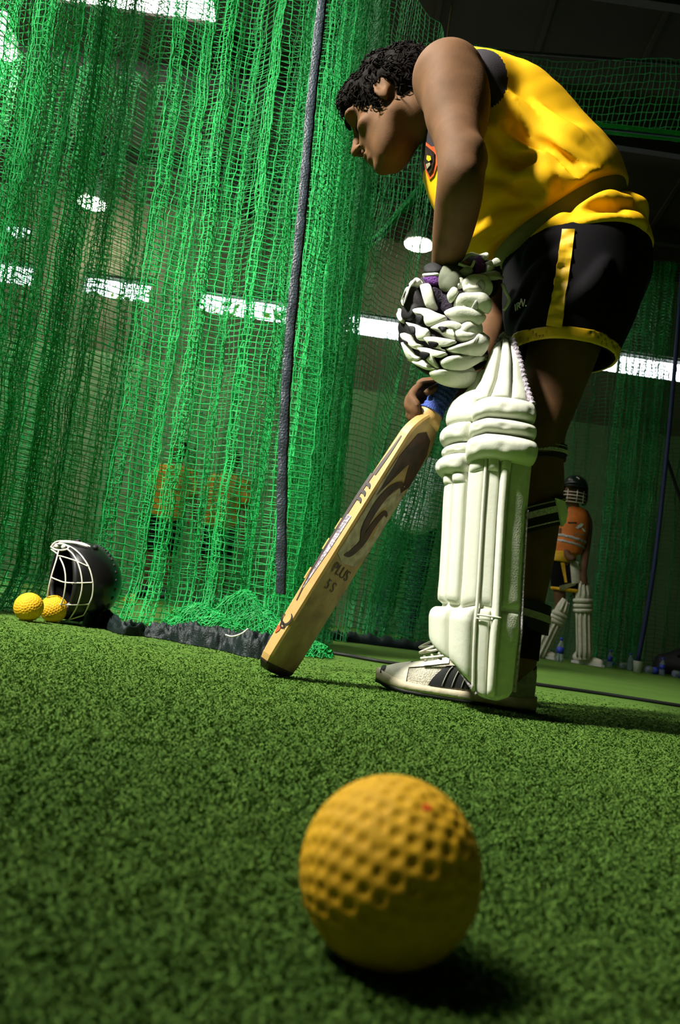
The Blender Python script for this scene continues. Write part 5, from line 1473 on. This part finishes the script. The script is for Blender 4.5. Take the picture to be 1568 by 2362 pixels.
def small_shoe(heel, toe, parent, m_, sm=None):
    heel = np.array(heel); toe = np.array(toe); fx = nrm(toe - heel); fy = np.cross((0, 0, 1), fx); L_ = np.linalg.norm(toe - heel)
    root = empty('shoe', tuple(Vector(heel) - wloc(parent))); root.parent = parent
    f = Field(np.minimum(heel, toe) - .1, np.maximum(heel, toe) + np.array((.1, .1, .2)), .008)
    f.chain([(heel + fx * .04 + np.array((0, 0, .055)), .042), (heel + fx * L_ * .5 + np.array((0, 0, .045)), .042), (heel + fx * (L_ - .045) + np.array((0, 0, .036)), .032)], .02)
    f.cone(heel + fx * .06 + np.array((0, 0, .06)), heel + fx * .06 + np.array((0, 0, .11)), .040, .036, .02)
    f.plane(heel + np.array((0, 0, .018)), (0, 0, -1)); f.mesh('upper', m_, root, 1)
    rr = [[heel + fx * (u * L_) + fy * w for w in (-1 * q, q)] for u, q in ((-.01, .026), (.08, .038), (.4, .040), (.7, .046), (.92, .036), (1.01, .014))]
    mb = MB(); top = [p + np.array((0, 0, .024)) for a in rr for p in a]; lo = [p + np.array((0, 0, .001)) for a in rr for p in a]; n_ = len(rr)
    mb.add(top + lo, [(2 * i, 2 * i + 2, 2 * i + 3, 2 * i + 1) for i in range(n_ - 1)] + [(2 * n_ + 2 * i, 2 * n_ + 2 * i + 1, 2 * n_ + 2 * i + 3, 2 * n_ + 2 * i + 2) for i in range(n_ - 1)] + [(2 * i, 2 * n_ + 2 * i, 2 * n_ + 2 * i + 2, 2 * i + 2) for i in range(n_ - 1)] + [(2 * i + 1, 2 * i + 3, 2 * n_ + 2 * i + 3, 2 * n_ + 2 * i + 1) for i in range(n_ - 1)] + [(0, 1, 2 * n_ + 1, 2 * n_), (2 * n_ - 2, 4 * n_ - 2, 4 * n_ - 1, 2 * n_ - 1)])
    mb.build('sole', sm or M['white'], root, smooth=False)
# ---- batsman in helmet and orange bib
YB_ = 7.4
def K(x, y, dY=0., r=10): return J(1160 + x / 3.843, 1060 + y / 3.843, YB_ + dY, r)
g_ = on_floor(1310, 1528)
p2 = empty('person', tuple(at(1308, 1526, YB_)[:2]) + (0,), 'batsman with dark helmet, orange bib and two white pads standing far back', 'person')
f = Field((at(1205, 1300, YB_)[0] - .1, YB_ - .45, 0), (at(1400, 1300, YB_)[0] + .1, YB_ + .45, 1.85), .011)
FX = np.array((0.3, -.95, 0))
f.chain([K(520, 950, 0, 22), K(560, 780, 0, 22), K(620, 560, 0, 25), K(640, 480, 0, 18)], .03, (1, 0, 0), 1.25)
f.chain([K(638, 450, 0, 9), K(625, 330, -.02, 10)], .02)
f.ell(K(622, 300, 0, 9)[0], np.eye(3), (.085, .095, .125), .02)
f.ell(K(600, 335, -.09, 9)[0], np.eye(3), (.016, .022, .022), .012)                                   # nose
f.ell(K(585, 318, -.093, 9)[0], np.eye(3), (.016, .012, .010), .006, 'sub'); f.ell(K(630, 318, -.093, 9)[0], np.eye(3), (.016, .012, .010), .006, 'sub')
f.ell(K(608, 362, -.085, 9)[0], np.eye(3), (.028, .010, .006), .006)
f.chain([K(720, 485, 0, 11), K(752, 580, .02, 10.5), K(740, 760, .02, 9), K(722, 900, -.06, 8.5), K(712, 1000, -.12, 7)], .02)   # arm at the right
f.chain([K(712, 1000, -.12, 7), K(716, 1060, -.13, 8), K(730, 1090, -.13, 5)], .01)
for dx in (-14, 0, 14): f.chain([K(716 + dx, 1060, -.14, 3.4), K(722 + dx, 1105, -.15, 3)], .004)
f.chain([K(560, 470, 0, 11), K(525, 580, .02, 10), K(535, 740, -.02, 9), K(580, 860, -.12, 8), K(615, 880, -.16, 7)], .02)        # arm across the waist
f.chain([K(500, 960, 0, 17), K(500, 1180, -.02, 14), K(500, 1300, -.03, 11), K(430, 1480, .0, 10), K(320, 1690, .03, 6.5)], .02)   # rear leg
f.chain([K(600, 960, 0, 17), K(660, 1150, -.06, 14), K(690, 1290, -.08, 11), K(700, 1500, -.05, 9.5), K(705, 1720, -.02, 6.5)], .02)
f.mesh('body', M['skin'], p2, 1)
top_cut = (K(620, 425, 0)[0], (0, 0, 1))
bib = shell_of([[K(560, 840, 0, 27), K(600, 700, 0, 27), K(630, 540, 0, 26), K(645, 470, 0, 17)]], .011, .03, (1, 0, 0), 1.28, [(K(600, 420, 0)[0], nrm((-.1, 0, 1))), (K(600, 845, 0)[0], nrm((.15, 0, -1)))], .012)
bibo = bib.mesh('bib', M['orangeb'], p2, 1)
def band(field, ya, yb, m_, nm, par):
    q = field.copy(); q.D = np.maximum(q.D - .008, -(q.D + .004)); q.plane(K(600, ya, 0)[0], nrm((.14, 0, 1))); q.plane(K(600, yb, 0)[0], nrm((-.14, 0, -1))); return q.mesh(nm, m_, par, 1)
band(bib, 690, 722, M['silver'], 'bib_stripe', bibo); band(bib, 742, 770, M['silver'], 'bib_stripe', bibo)
def K2(x, y): return (1160 + x / 3.843, 1060 + y / 3.843)
for poly in ([(648, 590), (690, 565), (712, 575), (690, 600), (670, 605)], [(690, 600), (712, 615), (728, 642), (705, 635)], [(640, 598), (662, 600), (672, 612), (650, 612)]): on(bib, [K2(*q) for q in poly], .008, .006, 'bib_logo', M['white'], bibo)
on(bib, [K2(*q) for q in [(622, 655), (712, 662), (712, 672), (622, 666)]], .008, .006, 'bib_logo', M['inkgrey'], bibo)
on(bib, [K2(*q) for q in [(578, 556), (650, 556), (650, 568), (578, 568)]], .008, .006, 'bib_logo', M['inkblack'], bibo)
st = shell_of([[K(500, 900, 0, 26), K(545, 800, 0, 26)]], .011, .03, (1, 0, 0), 1.25, [(K(540, 815, 0)[0], nrm((-.1, 0, 1))), (K(520, 915, 0)[0], (0, 0, -1))], .012); st.mesh('shirt_tail', M['gold2'], p2, 1)
sh2 = shell_of([[K(495, 940, 0, 23), K(505, 1160, -.02, 19)], [K(590, 940, 0, 22), K(600, 1080, -.05, 20), K(625, 1160, -.06, 18)]], .011, .02, None, 1, [(K(520, 900, 0)[0], (0, 0, 1)), (K(540, 1165, 0)[0], (0, 0, -1))], .010)
so = sh2.mesh('shorts', M['black'], p2, 1)
q = sh2.copy(); q.D = np.maximum(q.D - .008, -(q.D + .006)); q.plane(K(520, 1135, 0)[0], (0, 0, 1)); q.mesh('hem_band', M['gold2'], so, 1)
G = patch(sh2, [K2(510, 915), K2(540, 915), K2(572, 1090), K2(545, 1090)], 4, 14, .008); thicken(G, .006).build('side_stripe', M['gold2'], so)
G = patch(sh2, [K2(592, 905), K2(655, 915), K2(685, 1095), K2(610, 1100)], 6, 14, .016); thicken(G, .02).build('thigh_guard', M['pad2'], p2)
G = patch(sh2, [K2(500, 1120), K2(640, 1085), K2(640, 1112), K2(505, 1165)], 12, 4, .014); thicken(G, .008).build('thigh_strap', M['olive'], p2)
small_pad(K(700, 1075, -.10)[0], K(712, 1765, -.06)[0], .068, 'leg_pad', p2, M['pad2'], np.array((.25, -.95, .1)))
small_pad(K(545, 1235, -.06)[0], K(300, 1750, .0)[0], .066, 'leg_pad', p2, M['pad2'], np.array((.75, -.65, .3)))
z0 = lambda x, y, dY: np.array((*K(x, y, dY)[0][:2], 0.001))
small_shoe(z0(610, 1800, .02), z0(905, 1770, -.12), p2, M['shoew']); small_shoe(z0(225, 1770, .06), z0(475, 1790, -.06), p2, M['shoew'])
# helmet: shell, peak, ear guards, grille, badge
hc = K(632, 262, .01)[0]; hl2 = empty('helmet', tuple(Vector(hc) - wloc(p2))); hl2.parent = p2
f = Field(hc - .22, hc + .22, .009)
f.ell(hc, np.eye(3), (.125, .145, .135), .01); f.plane(hc + np.array((0, 0, -.01)), nrm((-.12, -.25, -1)), .01)
f.ell(hc + np.array((.105, .01, -.07)), np.eye(3), (.03, .065, .075), .02); f.ell(hc + np.array((-.105, .02, -.06)), np.eye(3), (.025, .06, .065), .02)
f.ell(hc + np.array((-.03, -.12, .0)), np.eye(3), (.10, .075, .014), .012)
f.mesh('shell', mat('dark_green_helmet', (.008, .014, .010), .3), hl2, 1)
for dz, ry in ((-.045, .165), (-.075, .165), (-.105, .16), (-.135, .145)):
    MB().tube([hc + np.array((.12 * math.sin(t) - .015, -ry * math.cos(t) * .95, dz - .012 * math.cos(t))) for t in np.linspace(-1.25, 1.25, 16)], .0042, 5).build('grille_bar', M['wire'], hl2)
for t in (-.7, 0, .6): MB().tube([hc + np.array((.12 * math.sin(t) - .015, -.157 * math.cos(t), z)) for z in (-.03, -.09, -.15)], .004, 5).build('grille_bar', M['wire'], hl2)
MB().tube(spline([hc + np.array((-.035 + .035 * math.cos(t), -.118 + .02 * abs(math.sin(t)), .075 + .022 * math.sin(t))) for t in np.linspace(-2.6, 1.2, 12)], 24), .0055, 6).build('badge', M['wire'], hl2)
# ---- person in white shirt behind the second net
def standing(px_feet, Yp, hpx, name_label, shirt_m, trouser_m, arms, shirt_long=True, tilt=0., head=True, hair_m=None):
    base = at(px_feet[0], px_feet[1], Yp); base[2] = 0; H_ = hpx
    root = empty('person', tuple(base), name_label, 'person')
    def q(x, y, z): return base + np.array((x, y, z)) * H_ / 1.75 + np.array((tilt * z, 0, 0))
    k_ = H_ / 1.75
    f = Field(base + np.array((-.55, -.4, 0)), base + np.array((.55, .45, H_ + .15)), .014)
    f.chain([(q(0, 0, .95), .13 * k_), (q(0, 0, 1.15), .12 * k_), (q(0, .0, 1.36), .12 * k_), (q(0, .01, 1.44), .07 * k_)], .03, (1, 0, 0), 1.35)
    f.chain([(q(0, .01, 1.46), .055 * k_), (q(0, -.01, 1.58), .055 * k_)], .02); f.ell(q(0, -.01, 1.64), np.eye(3), (.078 * k_, .095 * k_, .115 * k_), .02)
    f.ell(q(0, -.108, 1.62), np.eye(3), (.014, .02, .022), .012)
    for s_, lst in zip((-1, 1), arms):
        f.chain([(q(s_ * .17, .01, 1.40), .05 * k_)] + [(q(*a[:3]), a[3] * k_) for a in lst], .02)
        e_ = q(*lst[-1][:3])
        for dx in (-.018, 0, .018): f.chain([(e_ + np.array((dx, 0, -.02)), .010), (e_ + np.array((dx, -.015, -.085)), .008)], .004)
    for s_ in (-1, 1): f.chain([(q(s_ * .09, 0, .93), .085 * k_), (q(s_ * .10, -.01, .50), .058 * k_), (q(s_ * .10, .01, .10), .04 * k_)], .02)
    f.mesh('body', M['skin'], root, 1)
    hf_ = Field(q(0, 0, 1.64) - .2, q(0, 0, 1.64) + .2, .012); hf_.ell(q(0, .012, 1.67), np.eye(3), (.088 * k_, .10 * k_, .10 * k_), .01); hf_.plane(q(0, -.03, 1.66), nrm((0, -.8, -.6))); hf_.noise(40, .012); hf_.mesh('hair', M['hair'], root, 1)
    sf = Field(base + np.array((-.5, -.4, .6)), base + np.array((.5, .4, 1.6)), .013)
    sf.chain([(q(0, 0, .93), .145 * k_), (q(0, 0, 1.15), .138 * k_), (q(0, 0, 1.36), .135 * k_), (q(0, 0, 1.43), .09 * k_)], .03, (1, 0, 0), 1.35)
    for s_, lst in zip((-1, 1), arms):
        a0, a1 = q(s_ * .17, .01, 1.40), q(*lst[0][:3]); sf.cone(a0, a0 * .25 + a1 * .75, .066 * k_, .070 * k_, .03)
    sf.noise(12, .02); sf.plane(q(0, 0, .84), (0, 0, -1)); sf.plane(q(0, 0, 1.475), (0, 0, 1)); sf.mesh('shirt', shirt_m, root, 1)
    tf = Field(base + np.array((-.4, -.3, 0)), base + np.array((.4, .3, 1.1)), .013)
    zlow = .05 if shirt_long else .52
    for s_ in (-1, 1): tf.chain([(q(s_ * .085, 0, .92), .11 * k_), (q(s_ * .10, -.01, .50), .082 * k_), (q(s_ * .10, .01, .04), .07 * k_)], .02)
    tf.noise(12, .012); tf.plane(q(0, 0, zlow), (0, 0, -1)); tf.plane(q(0, 0, .96), (0, 0, 1)); tf.mesh('trousers' if shirt_long else 'shorts', trouser_m, root, 1)
    for s_ in (-1, 1): 
        hl_ = q(s_ * .10, .06, 0); small_shoe(np.array((hl_[0], hl_[1], .001)), np.array((hl_[0] + s_ * .03, hl_[1] - .25 * k_, .001)), root, M['rubber'], M['rubber'])
    return root
hang = [(.24, 0, 1.15, .042), (.26, -.04, .92, .034), (.26, -.06, .85, .032)]
neg = lambda l: [(-a, b, c, d) for a, b, c, d in l]
standing((905, 1468), 6.1, 1.68, 'person in white shirt and dark trousers behind the second net', M['whitecloth'], M['jean'], [[(-.29, -.03, 1.20, .045), (-.30, -.14, 1.02, .036), (-.26, -.24, .98, .034)], hang], tilt=.05)
standing((352, 1392), 8.2, 1.66, 'yellow-shirted player barely seen through the thick net, above the helmet side', M['goldfar'], M['black'], [neg(hang), hang], shirt_long=False)
standing((478, 1408), 8.3, 1.66, 'yellow-shirted player behind the thick net, nearer the black band', M['goldfar'], M['black'], [neg(hang), hang], shirt_long=False)

# ================================================================ BOTTLES, CUPS AND A BAG BY THE BACK WALL
def bottle(c, ax, s, label, clear=True, lab=True):
    c = np.array(c, float); root = empty('water_bottle', tuple(c), label, 'bottle', 'water bottles by the back wall'); ax = nrm(ax)
    MB().lathe(c, ax, [(.028 * s, 0), (.032 * s, .008 * s), (.032 * s, .06 * s), (.029 * s, .07 * s), (.032 * s, .08 * s), (.032 * s, .135 * s), (.014 * s, .175 * s), (.013 * s, .19 * s)], 14).build('bottle_body', M['bottle'], root)
    MB().lathe(c + ax * .186 * s, ax, [(.015 * s, 0), (.015 * s, .020 * s), (.008 * s, .028 * s)], 12).build('cap', M['bluecap'], root)
    if lab: MB().lathe(c + ax * .072 * s, ax, [(.0328 * s, 0), (.0328 * s, .055 * s)], 14).build('label_band', M['bluecap'], root)
bp_ = at(1289, 1528, 7.0); bottle((bp_[0], 7.0, .0), (0, 0, 1), .98, 'upright clear water bottle with blue cap beside the helmeted batsman\'s shoe')
spots = [(1372, 1532, 8.05, 1, 0), (1405, 1538, 7.85, 0, 1), (1430, 1541, 8.05, 1, 0), (1452, 1545, 7.85, 0, 0), (1490, 1550, 7.75, 1, 1), (1526, 1552, 7.7, 0, 1), (1552, 1558, 7.62, 1, 1)]
words = ['first', 'second', 'third', 'fourth', 'fifth', 'sixth', 'last']
for i, (x, y, Yq, lying, lab) in enumerate(spots):
    c = at(x, y, Yq); 
    if lying: bottle((c[0], Yq, .034), nrm((1, .25 * (-1) ** i, 0)), 1.0, '%s bottle in the row along the back wall, lying down' % words[i], lab=bool(lab))
    else: bottle((c[0], Yq, .0), (0, 0, 1), .8, '%s bottle in the row along the back wall, upright' % words[i], lab=bool(lab))
c = at(1470, 1546, 7.45); c[2] = 0
o = MB().lathe(c, (0, 0, 1), [(.036, 0), (.045, .10), (.047, .102), (.042, .10), (.032, .006)], 16).build('paper_cup', M['white']); tag(o, 'white cup standing among the bottles by the back wall', 'cup')
# dark kit bag slumped at the foot of the net
kb = at(1578, 1540, 8.02); kb[2] = .0
f = Field(kb + np.array((-.45, -.35, 0)), kb + np.array((.7, .35, .5)), .014)
f.chain([(kb + np.array((-.22, 0, .10)), .10), (kb + np.array((.05, 0, .15)), .15), (kb + np.array((.45, 0, .13)), .13)], .05); f.noise(9, .05); f.plane(kb + np.array((0, 0, .004)), (0, 0, -1))
root = empty('kit_bag', tuple(kb), 'dark kit bag slumped on the floor by the back wall', 'bag')
f.mesh('bag_body', mat('black_bag_cloth', (.012, .012, .014), .7), root, 1)
MB().tube(spline([kb + np.array((-.12, -.10, .2)), kb + np.array((-.05, -.17, .30)), kb + np.array((.1, -.17, .31)), kb + np.array((.2, -.10, .24))], 16), .014, 6).build('handle', M['cord'], root)
MB().tube(spline([kb + np.array((-.2, -.08, .16)), kb + np.array((.05, -.135, .20)), kb + np.array((.4, -.10, .2))], 16), .006, 5).build('zip', M['silver'], root)
